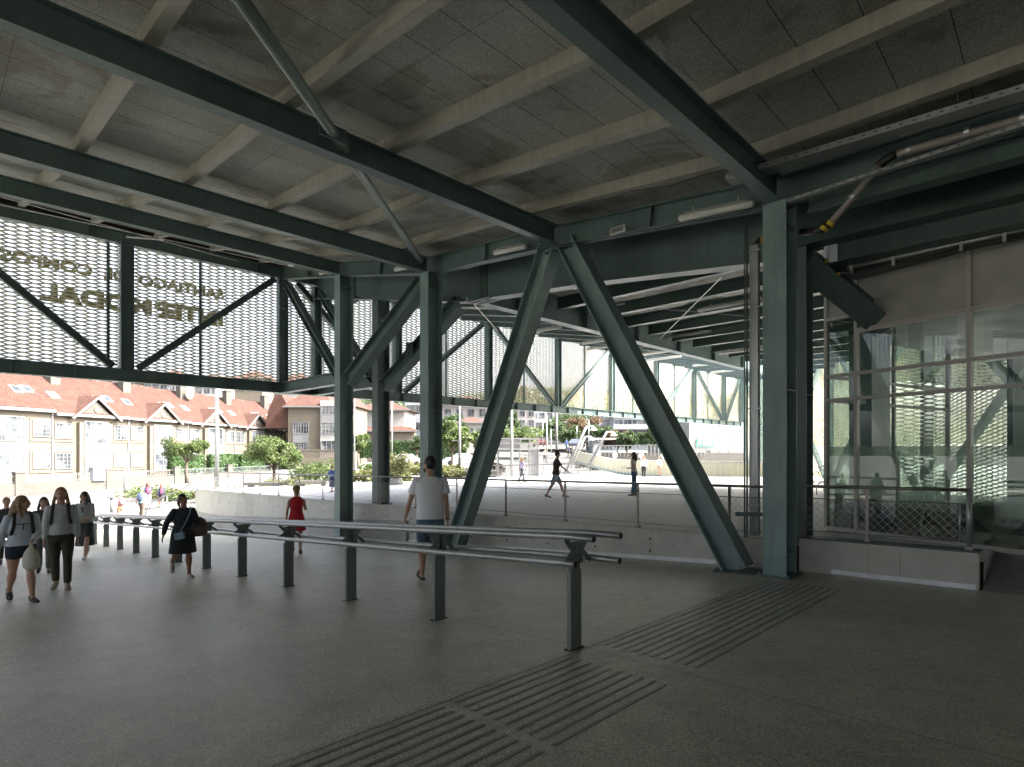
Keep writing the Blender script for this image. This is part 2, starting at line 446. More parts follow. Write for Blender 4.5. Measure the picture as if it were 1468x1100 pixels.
mb = MB()
mb.add([TS(2.187, -1, floorz(2.187, -1)+.004), TS(2.187, 6.2, floorz(2.187, 6.2)+.004), TS(2.193, 6.2, floorz(2.193, 6.2)+.004), TS(2.193, -1, floorz(2.193, -1)+.004)], [(0, 1, 2, 3)])
tag(mb.build('floor_joint', M['black']), kind='structure')

# ------------------------------------------------------------------ steel canopy
CAN = thing('station_canopy', 'dark green steel station canopy with board ceiling, columns and big V braces', 'canopy', TS(5, 0, floorz(5, 0)))
def part(name, mbx, m, label=None, **kw):
    o = mbx.build(name, m, CAN, **kw)
    if label: o['label'] = label
    return o
# roof beams running away to the right
TB = [-10, -6.92, -3.89, -.85, 2.185, 5.22, 8.2, 11.3]
D, W = .38, .19
for t in TB:
    m = MB(); z = roofz(t)
    send = 6.35
    m.ibeam(TS(t, -10, z+D/2+.0), TS(t, send, z+D/2), W, D, .02, .014, stiff=0)
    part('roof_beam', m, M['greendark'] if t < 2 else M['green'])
# purlins on top of the beams
PS = [-10.0+1.145*i for i in range(15)]
for s in PS:
    s2 = s-.215
    if s2 > 6.3: continue
    m = MB()
    for (ta, za), (tb, zb) in zip(PROF, PROF[1:]):
        ta = max(ta, -12)
        if tb > 14: tb2 = 14.2
        else: tb2 = tb
        e = .004
        m.beam(TS(ta+e, s2, roofz(ta)+D+.11), TS(tb2-e, s2, roofz(tb2)+D+.11), .15, .20)
    part('purlin', m, M['beige'])
# ceiling boards
m = MB()
ts = [-12, 2.185, 5.22, 8.2, 11.3, 14.6]
m.grid(lambda t, s: TS(t, s, roofz(t)+D+.215+(.09 if t > 14.4 else 0)), ts, [7.32, -10])
m.grid(lambda t, s: TS(t, s, roofz(t)+D+.42+(.09 if t > 14.4 else 0)), ts, [-10, 7.32])
part('ceiling_boards', m, M['deck'], 'stained grey wood wool ceiling boards')
m = MB()
m.grid(lambda t, s: TS(t, s, (4.95 if t < 8.3 else 4.95+(t-8.2)*.27)), [-16, 8.2, 14.6], [20.5, 7.3])
m.grid(lambda t, s: TS(t, s, (5.15 if t < 8.3 else 5.15+(t-8.2)*.27)), [-16, 8.2, 14.6], [7.3, 20.5])
part('ceiling_boards', m, M['deck'])
m = MB(); m.box(TS(14.62, -2, 6.86), UB*12.2, UA*.02, UZ*.36); part('fascia_board', m, mat('dark_brown_board', (.035, .025, .018), .9))
# front edge beam U along the column line
def prof_beam(name, s, dz0, d, w, ta, tb, mtl, stiff=0, label=None):
    m = MB()
    knots = [ta]+[t for t, _ in PROF if ta < t < tb]+[tb]
    for a, b in zip(knots, knots[1:]):
        m.ibeam(TS(a, s, roofz(a)+dz0+d/2), TS(b, s, roofz(b)+dz0+d/2), w, d, .022, .014, stiff=stiff)
    part(name, m, mtl, label)
prof_beam('edge_beam', 6.46, 0, .42, .22, -11, 14.3, M['green'], 1, 'green edge beam over the column line')
prof_beam('deep_girder', 7.36, -.50, .98, .34, 2.6, 14.3, M['green'], 0, 'deep green plate girder behind the columns')
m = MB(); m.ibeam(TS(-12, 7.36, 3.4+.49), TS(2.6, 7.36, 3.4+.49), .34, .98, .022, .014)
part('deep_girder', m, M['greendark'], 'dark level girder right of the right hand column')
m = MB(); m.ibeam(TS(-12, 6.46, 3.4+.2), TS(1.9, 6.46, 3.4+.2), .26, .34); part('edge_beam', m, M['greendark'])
# columns
def column(t, s, zb, zt, label, mtl=None, w=.34, d=.46):
    m = MB()
    c0, c1 = TS(t, s, zb), TS(t, s, zt)
    # flanges face the b axis (front and back), web between
    for sg in (-1, 1):
        m.box((c0+c1)/2+UB*sg*(d/2-.012), UB*.012, UA*w/2, UZ*(zt-zb)/2)
    m.box((c0+c1)/2, UB*(d/2-.025), UA*.010, UZ*(zt-zb)/2)
    for zz in (zb+.35, (zb+zt)/2, zt-.35):
        m.box(Vector((c0.x, c0.y, zz+EYE)), UB*(d/2-.026), UA*(w/2-.01), UZ*.008)
    o = part('column', m, mtl or M['greenlight'], label)
    p = MB(); p.box(c0+UZ*.012, UB*(d/2+.07), UA*(w/2+.07), UZ*.012)
    for i in (-1, 1):
        for j in (-1, 1): p.tube([c0+UB*i*(d/2+.035)+UA*j*(w/2+.035)+UZ*.024, c0+UB*i*(d/2+.035)+UA*j*(w/2+.035)+UZ*.06], .018, 6)
    sub(o, 'base_plate', p, M['green'])
    return o
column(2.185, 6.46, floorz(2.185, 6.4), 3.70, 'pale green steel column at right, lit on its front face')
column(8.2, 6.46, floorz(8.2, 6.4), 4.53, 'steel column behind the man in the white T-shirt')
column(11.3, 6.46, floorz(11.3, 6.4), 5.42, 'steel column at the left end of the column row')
column(2.27, 7.42, plazaz(2, 7.4), 3.4, 'dark rear column just behind the pale right hand column', M['green'], .28, .36)
column(11.3, 7.42, plazaz(11.3, 7.4), 4.93, 'rear column standing on the plaza behind the fence', M['green'])
column(-6.9, 6.46, floorz(-6.9, 6.4), 3.4, None, M['green'])
def brace(p0, p1, label=None, d=.40, w=.34, mtl=None, name='brace', nrm=UB):
    m = MB(); p0, p1 = Vector(p0), Vector(p1)
    a = (p1-p0).normalized(); up = nrm.cross(a).normalized()
    m.ibeam(p0, p1, w, d, .024, .016, up=up)
    return part(name, m, mtl or M['green'], label)
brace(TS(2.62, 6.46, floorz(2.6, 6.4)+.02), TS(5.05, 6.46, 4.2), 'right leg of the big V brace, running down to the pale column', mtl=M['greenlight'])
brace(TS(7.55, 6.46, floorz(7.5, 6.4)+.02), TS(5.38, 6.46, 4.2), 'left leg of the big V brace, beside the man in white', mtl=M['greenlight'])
for tt in (2.62, 7.55):
    m = MB(); q = TS(tt, 6.46, floorz(tt, 6.4)+.014); nz = (UA-UZ*.072).normalized()
    m.box(q, nz*.34, UB*.24, UZ*.012)
    for i in (-1, 1):
        for j in (-1, 1): m.tube([q+nz*i*.30+UB*j*.2, q+nz*i*.30+UB*j*.2+UZ*.06], .018, 6)
    part('base_plate', m, M['greendark'])
# side truss in the column line and its twin behind
for s, lab in ((6.46, 'front'), (7.36, 'rear')):
    dz = 0 if s < 7 else -.45
    brace(TS(11.05, s, 2.15+dz*.2), TS(8.45, s, 4.35+dz*.6), 'heavy diagonal strut between the two left columns' if s < 7 else None)
    brace(TS(14.1, s, 5.95), TS(11.5, s, 2.3), None, .24, .24)
    m = MB(); m.ibeam(TS(14.3, s, 2.07+.19), TS(11.5, s, 2.07+.19), .28, .38); part('truss_chord', m, M['green'])
    if s > 7:
        m = MB(); m.ibeam(TS(14.3, s, 2.1), TS(14.3, s, 6.2), .28, .3, up=UB); part('truss_post', m, M['green'])
# bolted splice plates
def bolts(c, ax, ay, nx, ny, px, py, label=None):
    m = MB(); nrm = ax.cross(ay).normalized()
    m.box(c, ax*(nx*px/2+.03), ay*(ny*py/2+.03), nrm*.012)
    for i in range(nx):
        for j in range(ny):
            q = c+ax*(i-(nx-1)/2)*px+ay*(j-(ny-1)/2)*py
            m.tube([q-nrm*.04, q+nrm*.04], .022, 6)
    return part('splice_plate', m, M['greendark'], label)
for t in (7.75, 12.4):
    zt = roofz(t)
    bolts(TS(t, 7.36, zt+.0)-UB*.02, UA, UZ, 2, 7, .12, .11)
    bolts(TS(t, 7.36, zt-.515), UA, UB, 9, 2, .085, .2)
bolts(TS(9.9, 7.36, 3.0)-UB*.2, UA, UZ, 3, 4, .1, .1)
bolts(TS(12.8, 7.36, 2.05), UA, UB, 9, 2, .085, .16)
# tie rods / wind bracing tube
m = MB()
p617 = ray(603, 373, 14.2); pB1 = ray(477, 190, 7.75)
dirn = (pB1-p617); p_end = pB1+dirn*.75
m.tube([p617, pB1, p_end], .075, 14)
part('bracing_tube', m, steel('grey_green_tube_paint', (.24, .30, .28)), 'round grey green bracing tube under the roof beams', smooth=True)
m = MB(); m.box(pB1+UA*-.01, UB*.20, UZ*.10, UA*.008); part('gusset_plate', m, M['green'])
# member plates at node over V
m = MB(); m.box(TS(5.2, 6.46, 4.15)-UZ*.06, UA*.34, UB*.14, UZ*.012); part('gusset_plate', m, M['green'])
# rear hall framing: long girder and ribs
m = MB(); m.ibeam(TS(8.2, 7.6, 4.08+.45), TS(8.2, 40, 4.08+.45), .34, .9, stiff=14); part('long_girder', m, M['green'], 'long girder with pale underside running back over the plaza')
m = MB(); m.ibeam(TS(-6, 7.6, 4.08+.45), TS(-6, 40, 4.08+.45), .34, .9, stiff=14); part('long_girder', m, M['greendark'])
for k in range(24):
    s = 8.6+1.3*k
    m = MB(); m.ibeam(TS(-12, s, 4.4+.18), TS(8.05, s, 4.4+.18), .2, .36)
    part('rib_beam', m, M['greendark'])
    m = MB(); m.ibeam(TS(8.35, s, 4.55+.1), TS(14.25, s, 6.1+.1), .16, .22)
    part('rib_beam', m, M['green'])
def rod(p0, p1, r=.008, name='tie_rod'):
    m = MB(); m.tube([p0, p1], r, 6); part(name, m, M['wire'])
rod(ray(939, 493, 24), ray(1034, 398, 13.2), .014); rod(ray(885, 438, 20), ray(1090, 455, 16), .008)
rod(ray(680, 437, 15.6), ray(713, 474, 24), .014)
rod(TS(11.35, .2, 5.42), TS(14.2, 5.3, 6.45), .012); rod(TS(14.2, .3, 6.5), TS(11.4, 6.2, 5.42), .012)
rod(TS(11.35, -6.2, 5.42), TS(14.2, .1, 6.45), .012)
m = MB(); q = TS(12.85, 3.0, 5.90); m.beam(q-UB*.45-UZ*.08, q+UB*.45+UZ*.08, .12, .03); part('turnbuckle', m, M['galv'])
# ------------------------------------------------------------------ expanded metal facades
def exp_mesh(O, d, nrm, length, H, p=.26, h=.056, w=.041, plate=True):
    m = MB(); nj = int(length/p); ni = int(H/h)
    vs = []; fs = []
    for i in range(ni):
        prev = None
        for j in range(nj+1):
            z = i*h + (h/2)*(1 if (i+j) % 2 else -1)
            q = O + d*(j*p)
            pts = ((-.14, z), (.14, z)) if plate else ((0, z),)
            for dx, zz in pts:
                x = q+d*dx*p
                base = len(vs)
                wo = w*.5
                vs.append(x+UZ*(zz-wo)); vs.append(x+UZ*(zz+wo)-nrm*.030)
                if prev is not None: fs.append((prev, base, base+1, prev+1))
                prev = base
    m.add(vs, fs); return m
def text_obj(txt, origin, xdir, nrm, size, width, mtl, parent, depth=.02, name='lettering', bold=.012):
    cu = bpy.data.curves.new(name, 'FONT'); cu.body = txt; cu.size = 1; cu.extrude = .01; cu.offset = bold
    tmp = bpy.data.objects.new('tmp', cu); COL.objects.link(tmp)
    bpy.context.view_layer.update()
    dg = bpy.context.evaluated_depsgraph_get()
    me = bpy.data.meshes.new_from_object(tmp.evaluated_get(dg))
    bpy.data.objects.remove(tmp)
    xs = [v.co.x for v in me.vertices]; x0, x1 = min(xs), max(xs)
    ys = [v.co.y for v in me.vertices]; y0, y1 = min(ys), max(ys)
    sx = width/(x1-x0); sy = size/(y1-y0)
    vs = []
    for v in me.vertices:
        vs.append(Vector(origin)+xdir*(v.co.x-x0)*sx+UZ*(v.co.y-y0)*sy+nrm*(v.co.z/.01*depth/2))
    m = MB(); m.add(vs, [tuple(p.vertices) for p in me.polygons])
    bpy.data.meshes.remove(me)
    if parent is None: return m.build(name, mtl)
    if isinstance(parent, dict): return m.build(name, mtl, parent)
    return sub(parent, name, m, mtl)
TF = 14.35
def facade(s0, s1, posts, label, mull=[], z0=2.07, z1=6.24, diag=None, group='gold mesh facades hung from the canopy'):
    F = thing('mesh_facade', label, 'facade screen', TS(TF, (s0+s1)/2, z0), group)
    m = MB(); m.ibeam(TS(TF, s0, z0+.19), TS(TF, s1, z0+.19), .26, .38, stiff=int((s1-s0)/1.0)); m.build('bottom_chord', M['green'], F)
    m = MB(); m.ibeam(TS(TF, s0, z1+.18), TS(TF, s1, z1+.18), .26, .36, stiff=int((s1-s0)/1.7)); m.build('top_chord', M['green'], F)
    for s in posts:
        m = MB(); m.ibeam(TS(TF, s, z0+.385), TS(TF, s, z1-.005), .24, .34, up=UB); m.build('post', M['green'], F)
    for s in mull:
        m = MB(); m.beam(TS(TF+.1, s, z0+.385), TS(TF+.1, s, z1-.005), .07, .07, up=UB); m.build('mullion', M['green'], F)
    for (sa, za, sb, zb) in diag:
        m = MB(); p0, p1 = TS(TF, sa, za), TS(TF, sb, zb); a = (p1-p0).normalized()
        m.ibeam(p0, p1, .2, .2, up=UA.cross(a)); m.build('diagonal', M['green'], F)
    return F
zl, zh = 2.5, 6.2
SM = .0
F1 = facade(-17.5, 6.62, [-14.15, -10.7, -7.3, -3.86, -.43, 3.0, 6.44],
    'left gold mesh facade above the houses with mirrored SANTIAGO DE COMPOSTELA lettering',
    mull=[-9.0, -5.6, -2.15, 2.68, 4.5], diag=[(2.75, zl, -.25, zh-.0), (3.2, zl, 6.25, zh), (-3.6, zl, -.65, zh), (-4.1, zl, -7.1, zh), (-10.5, zl, -7.5, zh)])
o = exp_mesh(TS(TF+.16, -17.5, 2.12), UB, UA, (6.62+17.5)*1.3985, 4.45).build('expanded_mesh', M['mesh'], F1)
c2s = [6.62, 10.0, 13.85, 17.7, 21.5, 25.4, 29.4, 33.2, 35.7]
dg = []
for i, (a, b) in enumerate(zip(c2s, c2s[1:])):
    if i % 2 == 0: dg.append((a+.2, zh, b-.25, zl) if i == 0 else (a+.25, zh, b-.25, zl))
    else: dg.append((a+.25, zl, b-.25, zh))
F2 = facade(6.64, 36.0, c2s[1:],
    'long gold mesh facade running back over the plaza, mirrored lettering along its bottom',
    mull=[8.3, 12.0, 15.8, 19.6, 23.4, 27.4, 31.3], diag=dg)
exp_mesh(TS(TF+.16, 6.64, 2.12), UB, UA, (36-6.64)*1.3985, 4.45, w=.049).build('expanded_mesh', M['mesh'], F2)
PB = 1.3985
text_obj('SANTIAGO', TS(TF+.30, 5.10, 5.20), -UB, UA, .34, 1.82*PB, M['letter'], F1, bold=.05)
text_obj('DE', TS(TF+.30, 3.04, 5.20), -UB, UA, .34, .40*PB, M['letter'], F1, bold=.05)
text_obj('COMPOSTELA', TS(TF+.30, 2.44, 5.20), -UB, UA, .34, 2.32*PB, M['letter'], F1, bold=.05)
text_obj('INTERMODAL', TS(TF+.30, 5.08, 4.26), -UB, UA, .54, 3.52*PB, M['letter'], F1, bold=.06)
text_obj('ESTACION', TS(TF+.30, 32.6, 2.62), -UB, UA, .85, 7.3*PB, M['letter'], F2, bold=.05)
text_obj('INTERMODAL', TS(TF+.30, 24.6, 2.62), -UB, UA, .85, 10.0*PB, M['letter'], F2, bold=.05)
# full height end facade at the right of the plaza
E0 = Vector((20.3, 49.4, 0)); E1 = Vector((14.0, 12.0, 0)); ED = (E1-E0).normalized(); EN = Vector((-ED.y, ED.x, 0)) ; 
if EN.x < 0: EN = -EN
EL = (E1-E0).length
zb = -2.1+EYE
F3 = thing('mesh_facade', 'full height gold mesh facade at the far right end, reaching down to the paving', 'facade screen', (E0+ED*EL/2)+UZ*zb, 'gold mesh facades hung from the canopy')
exp_mesh(E0+EN*.18+UZ*zb, ED, EN, EL, 8.2, p=.26, h=.062, w=.050).build('expanded_mesh', M['mesh'], F3)
for k in range(9):
    q = E0+ED*EL*k/8
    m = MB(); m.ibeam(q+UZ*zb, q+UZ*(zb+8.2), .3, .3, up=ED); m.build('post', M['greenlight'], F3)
for zz in (zb+8.0,):
    m = MB(); m.ibeam(E0+UZ*zz, E1+UZ*zz, .3, .4); m.build('rail_beam', M['green'], F3)
for k in range(8):
    a = E0+ED*(EL*k/8+.2); b = E0+ED*(EL*(k+1)/8-.2); mid = zb+4.1
    for (p, q) in ((a+UZ*mid, b+UZ*(zb+7.9)), (a+UZ*mid, b+UZ*(zb+.2))) if k % 2 else ((b+UZ*mid, a+UZ*(zb+7.9)), (b+UZ*mid, a+UZ*(zb+.2))):
        m = MB(); m.beam(p, q, .2, .2); m.build('diagonal', M['greenlight'], F3)

# ------------------------------------------------------------------ concrete parapet wall with fence
wall = thing('parapet_wall', 'long board marked concrete wall between the ramp and the plaza, with tie holes', 'concrete wall', TS(11, 6.95, floorz(11, 6.9)))
def wall_mesh(t0, t1, s0, s1, zt, zb, n=16, ztop_off=0):
    m = MB(); tt = frange(t0, t1, n)
    vs = []
    for t in tt:
        for s, f in ((s0, zb), (s0, zt), (s1, zt), (s1, zb)):
            vs.append(TS(t, s, f(t)))
    fs = [(0, 1, 2, 3), tuple(4*(n-1)+k for k in (3, 2, 1, 0))]
    for i in range(n-1):
        for k in range(4):
            k2 = (k+1) % 4; fs.append((4*i+k, 4*i+k2, 4*i+4+k2, 4*i+4+k)[::-1])
    m.add(vs, fs); return m
fz = lambda t: floorz(t, 6.88)-.02
wall_mesh(2.34, 22.7, 6.90, 7.04, wallz, fz).build('wall', M['wallc'], wall)
m = wall_mesh(2.34, 22.7, 6.885, 7.09, lambda t: wallz(t)+.028, lambda t: wallz(t)+.002); m.build('coping', M['wallc'], wall)
m = wall_mesh(9.5, 22.7, 6.84, 6.898, lambda t: floorz(t, 6.88)+.62, fz); m.build('plinth', M['wallc2'], wall)
m = wall_mesh(2.62, 9.48, 6.878, 6.898, lambda t: floorz(t, 6.88)+.075, lambda t: floorz(t, 6.88)+.004); m.build('kick_strip', M['alu'], wall)
for t in [3.1+.9*i for i in range(20)]:
    for zz in (.3, .72):
        z = lerp(floorz(t, 6.9), wallz(t), zz)
        if wallz(t)-floorz(t, 6.9) < .5 and zz > .5: continue
        m = MB(); q = TS(t, 6.8965, z); m.tube([q-UB*.003, q+UB*.02], .022, 10); m.build('tie_hole', M['black'], wall)
wall2 = thing('parapet_wall', 'low concrete wall stub right of the pale column with bright metal strip', 'concrete wall', TS(1.2, 6.95, floorz(1.2, 6.9)))
wall_mesh(.585, 2.13, 6.90, 7.04, lambda t: wallz(t)+.10, fz, 3).build('wall', M['wallc'], wall2)
wall_mesh(.57, 2.13, 6.885, 7.09, lambda t: wallz(t)+.125, lambda t: wallz(t)+.102, 3).build('coping', M['greendark'], wall2)
wall_mesh(.60, 1.8, 6.876, 6.898, lambda t: floorz(t, 6.88)+.07, lambda t: floorz(t, 6.88)+.004, 3).build('kick_strip', M['alu'], wall2)
m = MB(); m.tube([TS(1.25, 6.8965, -1.72), TS(1.25, 6.92, -1.72)], .006, 6); 
for z in (-1.46, -1.52, -1.6, -1.7):
    m.beam(TS(1.19, 6.897, z), TS(1.19, 6.897, z-.09), .004, .003, up=UB)
m.build('shrinkage_crack', M['black'], wall2)
wall3 = thing('retaining_wall', 'short concrete retaining wall closing the left end of the plaza', 'concrete wall', TS(22.75, 9, -3.8))
m = MB(); m.box(TS(22.85, 11, -2.95), UB*5.6, UA*.08, UZ*.84); m.build('wall', M['wallc'], wall3)

def fence(tp, s, zt, label, hh=.87, end=None, name='wire_mesh_fence', group='fences on the concrete parapets'):
    Fc = thing(name, label, 'fence', TS(tp[0], s, zt(tp[0])), group)
    m = MB(); m.tube([TS(t, s, zt(t)+hh) for t in tp], .024, 10); m.build('top_rail', M['rail'], Fc, smooth=True)
    m = MB(); m.tube([TS(t, s, zt(t)+hh-.19) for t in tp], .007, 6); m.tube([TS(t, s, zt(t)+.10) for t in tp], .007, 6); m.build('cable', M['rail'], Fc)
    for t in tp:
        m = MB(); m.beam(TS(t, s, zt(t)+.0), TS(t, s, zt(t)+hh-.02), .045, .022, up=UB); m.beam(TS(t, s, zt(t)+.001), TS(t, s, zt(t)+.04), .08, .08, up=UB)
        m.build('post', M['rail'], Fc)
    m = MB()
    a0, a1 = min(tp), max(tp); H = hh-.29
    n = int((a1-a0)*1.431/.11); r = .0028
    for sg in (-1, 1):
        for k in range(-4, n+4):
            ta = a0+(k)*.11/1.431; tb = ta+sg*H/1.431*.95
            # clip to the panel
            f0, f1 = 0, 1
            def clipf(ta, tb, lo, hi):
                f = [0, 1]; dt = tb-ta
                for lim, s_ in ((lo, 1), (hi, -1)):
                    v = (lim-ta)/dt
                    if (dt > 0) == (s_ > 0): f[0] = max(f[0], v)
                    else: f[1] = min(f[1], v)
                return f
            f0, f1 = clipf(ta, tb, a0, a1)
            if f1-f0 < .05: continue
            q0t, q1t = lerp(ta, tb, f0), lerp(ta, tb, f1)
            m.tube([TS(q0t, s, zt(q0t)+.1+H*f0), TS(q1t, s, zt(q1t)+.1+H*f1)], r, 3, cap=False)
    m.build('wire_net', M['wire'], Fc)
    return Fc
fence([2.3]+[2.95+1.2855*k for k in range(16)], 6.98, lambda t: wallz(t)+.028, 'long stainless fence with wire net on the concrete wall along the ramp', .87)
Fr = fence([.66, 1.49, 2.1], 6.98, lambda t: wallz(t)+.125, 'short stainless fence with wire net on the low wall in front of the glass shop', .80)
m = MB()
q = .66; zt = wallz(q)+.125
m.tube([TS(q, 6.98, zt), TS(q, 6.98, zt+.82)], .03, 10); m.tube([TS(q+.07, 6.98, zt+.09), TS(q+.07, 6.98, zt+.61)], .012, 8); m.build('end_post', M['galv'], Fr, smooth=True)
# stair handrail at the left end of the wall
hr = thing('handrail', 'pale sloping handrail at the far left end of the concrete wall', 'handrail', TS(23.4, 6.9, -3.8))
m = MB()
m.tube([TS(22.3, 6.98, wallz(22.3)+.89), TS(23.2, 6.75, -1.95), TS(25.2, 6.0, -2.95), TS(25.5, 5.9, -3.75)], .03, 8)
m.tube([TS(22.3, 6.98, wallz(22.3)+.45), TS(23.2, 6.75, -2.4), TS(25.2, 6.0, -3.35)], .02, 8)
m.tube([TS(24.2, 6.37, -2.45), TS(24.2, 6.37, -3.8)], .025, 8); m.build('rail', M['galv'], hr, smooth=True)

# ------------------------------------------------------------------ leaning rack
rack = thing('leaning_rail', 'long galvanised leaning rail with four tubes running down the ramp', 'leaning rail', TS(2.244, 2.93, floorz(2.244, 2.93)))
def rz(t): return floorz(t, 2.93)
tn = [2.244+1.3755*n for n in range(12)]
TE = tn[-1]+.1
def rtube(ds, h, t0, t1):
    m = MB(); m.tube([TS(t, 2.93+ds, rz(t)+h) for t in [t0]+[x for x in tn if t0 < x < t1]+[t1]], .030, 12); o = m.build('tube', M['galv'], rack, smooth=True)
    m2 = MB(); a = TS(t0, 2.93+ds, rz(t0)+h); m2.tube([a-UA*.004, a-UA*.001], .0285, 12); sub(o, 'end_cap', m2, M['black'])
rtube(-.10, 1.035, 2.02, TE); rtube(.13, 1.035, 1.98, TE)
rtube(-.125, .805, 2.14, TE); rtube(.15, .805, 2.0, TE)
def rack_post(t, first):
    b = TS(t, 2.93, rz(t))
    m = MB(); m.box(b+UZ*.36, UB*.078, UA*.024, UZ*.36); m.box(b+UZ*.80, UB*.058, UA*.024, UZ*.079)
    o = m.build('post', M['galvdark'], rack, bevel=.003)
    m = MB()
    for sg in (-1, 1):
        c = b+UB*sg*.035+UZ*.88-UA*.03
        m.beam(c-UZ*.10, c+UZ*.10, .012, .10, up=UB)      # plate pieces
        m.beam(b-UA*.034+UB*sg*.05+UZ*.89, b-UA*.034+UB*sg*.165+UZ*1.015, .014, .045, up=UZ)
        m.beam(b-UA*.034+UB*sg*.05+UZ*.90, b-UA*.034+UB*sg*.195+UZ*.79, .014, .045, up=UZ)
        for zz in (.85, .93):
            m.tube([c+UZ*(zz-.88)-UA*.02, c+UZ*(zz-.88)+UA*.01], .010, 6)
    sub(o, 'bracket', m, M['galvdark'])
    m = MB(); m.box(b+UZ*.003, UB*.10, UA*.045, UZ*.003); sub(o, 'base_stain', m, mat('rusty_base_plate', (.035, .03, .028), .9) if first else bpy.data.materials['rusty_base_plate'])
for i, t in enumerate(tn): rack_post(t, i == 0)

# ------------------------------------------------------------------ glass shop at the right
GX0, GY0 = 6.09, 11.0
gd = Vector((.515, -1, 0)).normalized(); gn = Vector((-gd.y, gd.x, 0))   # along glass toward the camera, outward normal
if gn.x > 0: gn = -gn
gl = math.hypot(.515, 1)
def G(k, z, off=0): # k metres of depth toward the camera from the left corner
    return Vector((GX0+.515*k, GY0-k, z+EYE))+gn*off
def gz(k): return -1.53+.0*k
shop = thing('glass_shop', 'glass fronted shop with pale frames, frosted band and beige panels above', 'shop', G(2, -1.53))
kend = 9.0
mull = [0.0, .52, 2.10, 3.75, 5.4, 7.0, 8.9]
panes_z = [-1.47, .95, 1.41, 2.19]
for k in mull:
    m = MB(); m.box((G(k, -1.5)+G(k, 4.6))/2, gd*.028, gn*.05, UZ*3.05); m.build('mullion', M['frame'], shop)
for z, hh in ((-1.5, .035), (.95, .03), (1.41, .03), (2.19, .04)):
    for a, b in zip(mull, mull[1:]):
        if z > 2 and a < .5: continue
        m = MB(); m.box((G(a, z)+G(b, z))/2, gd*((b-a)*gl/2-.029), gn*.045, UZ*hh); m.build('transom', M['frame'], shop)
m = MB(); m.box((G(0, 2.5)+G(.52, 2.5))/2, gd*(.26*gl-.029), gn*.045, UZ*.03); m.build('transom', M['frame'], shop)
for a, b in zip(mull, mull[1:]):
    for z0, z1 in ((-1.465, .92), (.98, 1.38), (1.44, 2.15 if a > .5 else 2.47)):
        m = MB(); m.add([G(a, z0)+gd*.03, G(b, z0)-gd*.03, G(b, z1)-gd*.03, G(a, z1)+gd*.03], [(0, 1, 2, 3)]); m.build('pane', M['glass'], shop)
    m = MB(); e = -.012
    m.add([G(a, -1.02, e)+gd*.03, G(b, -1.02, e)-gd*.03, G(b, .06, e)-gd*.03, G(a, .06, e)+gd*.03], [(0, 1, 2, 3)]); m.build('frosted_band', M['frost'], shop)
    m = MB(); z0 = 2.235 if a > .5 else 2.53
    m.box((G(a, (z0+4.6)/2, -.02)+G(b, (z0+4.6)/2, -.02))/2, gd*((b-a)*gl/2-.03), gn*.012, UZ*(4.6-z0)/2); m.build('wall_panel', M['panel'], shop)
# side return of the shop (going back from the left corner) and interior
sd = Vector((.86, .51, 0))
for z0, z1 in ((-1.465, .92), (.98, 1.38), (1.44, 2.47)):
    m = MB(); p = G(0, 0)
    m.add([p+UZ*(z0)+sd*.05, p+UZ*z0+sd*5, p+UZ*z1+sd*5, p+UZ*z1+sd*.05], [(0, 1, 2, 3)]); m.build('pane', M['glass'], shop)
m = MB(); p = G(0, 0)
for z in (-1.5, .95, 1.41, 2.5):
    m.beam(p+UZ*z+sd*.03, p+UZ*z+sd*5, .06, .06)
m.beam(p+UZ*-1.5+sd*2.5, p+UZ*2.5+sd*2.5, .06, .06, up=sd); m.beam(p+UZ*-1.5+sd*5, p+UZ*2.5+sd*5, .08, .08, up=sd)
m.build('side_frame', M['frame'], shop)
m = MB(); m.beam(p+UZ*3.55+sd*.08, p+UZ*3.55+sd*5, .06, 2.0); m.build('fascia', M['white'], shop)
m = MB(); c = G(4.6, 2.32)+sd*3.6; m.box(c, gd*5.2, sd*3.5, UZ*.06); m.build('shop_ceiling', M['greendark'], shop)
m = MB(); c = G(4.9, -1.27, -2.2); m.box(c, gd*4.9, gn*.12, UZ*.24); m.build('dark_backing', M['greendark'], shop)  # dark block added behind the urns, stands in for the dim shop interior
m = MB(); c = G(0, -1.0)+sd*2.4; m.box(G(.25, 0, -.9)+UZ*.5, gd*.22, gn*.3, UZ*1.9); m.build('inner_column', M['greenlight'], shop)
# things standing inside behind the glass
def urn(x, y, z, sc, label):
    m = MB(); prof = [(.16, 0), (.16, .04), (.10, .07), (.07, .14), (.09, .18), (.19, .26), (.235, .36), (.22, .45), (.26, .50), (.265, .53), (.2, .53)]
    m.rings([((x, y, z+h*sc), r*sc, r*sc) for r, h in prof], 28)
    o = m.build('stone_urn', M['stone'], smooth=True, origin=(x, y, z)); tag(o, label, 'urn', 'stone urns inside the shop')
    b = MB()
    for k in range(14):
        a = 2*math.pi*k/14; b.ball((x+math.cos(a)*.225*sc, y+math.sin(a)*.225*sc, z+.38*sc), .045*sc, .045*sc, .08*sc, 8, 5)
    sub(o, 'carved_garland', b, M['stone'], smooth=True)
g_ = G(2.30, -1.5, -.4); urn(g_.x, g_.y, g_.z, 1.25, 'carved stone urn on a foot behind the glass, right of the second mullion')
g_ = G(1.59, -1.5, -.5); urn(g_.x, g_.y, g_.z, 1.0, 'smaller stone urn behind the glass and the fence end post')
g_ = G(1.09, -1.5, -.5)
m = MB(); m.rings([((g_.x, g_.y, g_.z+h), r, r) for r, h in ((.2, 0), (.2, .04), (.3, .5), (.3, .56), (.26, .56))], 4)
tag(m.build('stone_planter', M['stone'], origin=g_), 'square tapered stone planter inside the shop behind the fence', 'planter')
g_ = G(.65, -1.5, -.5)
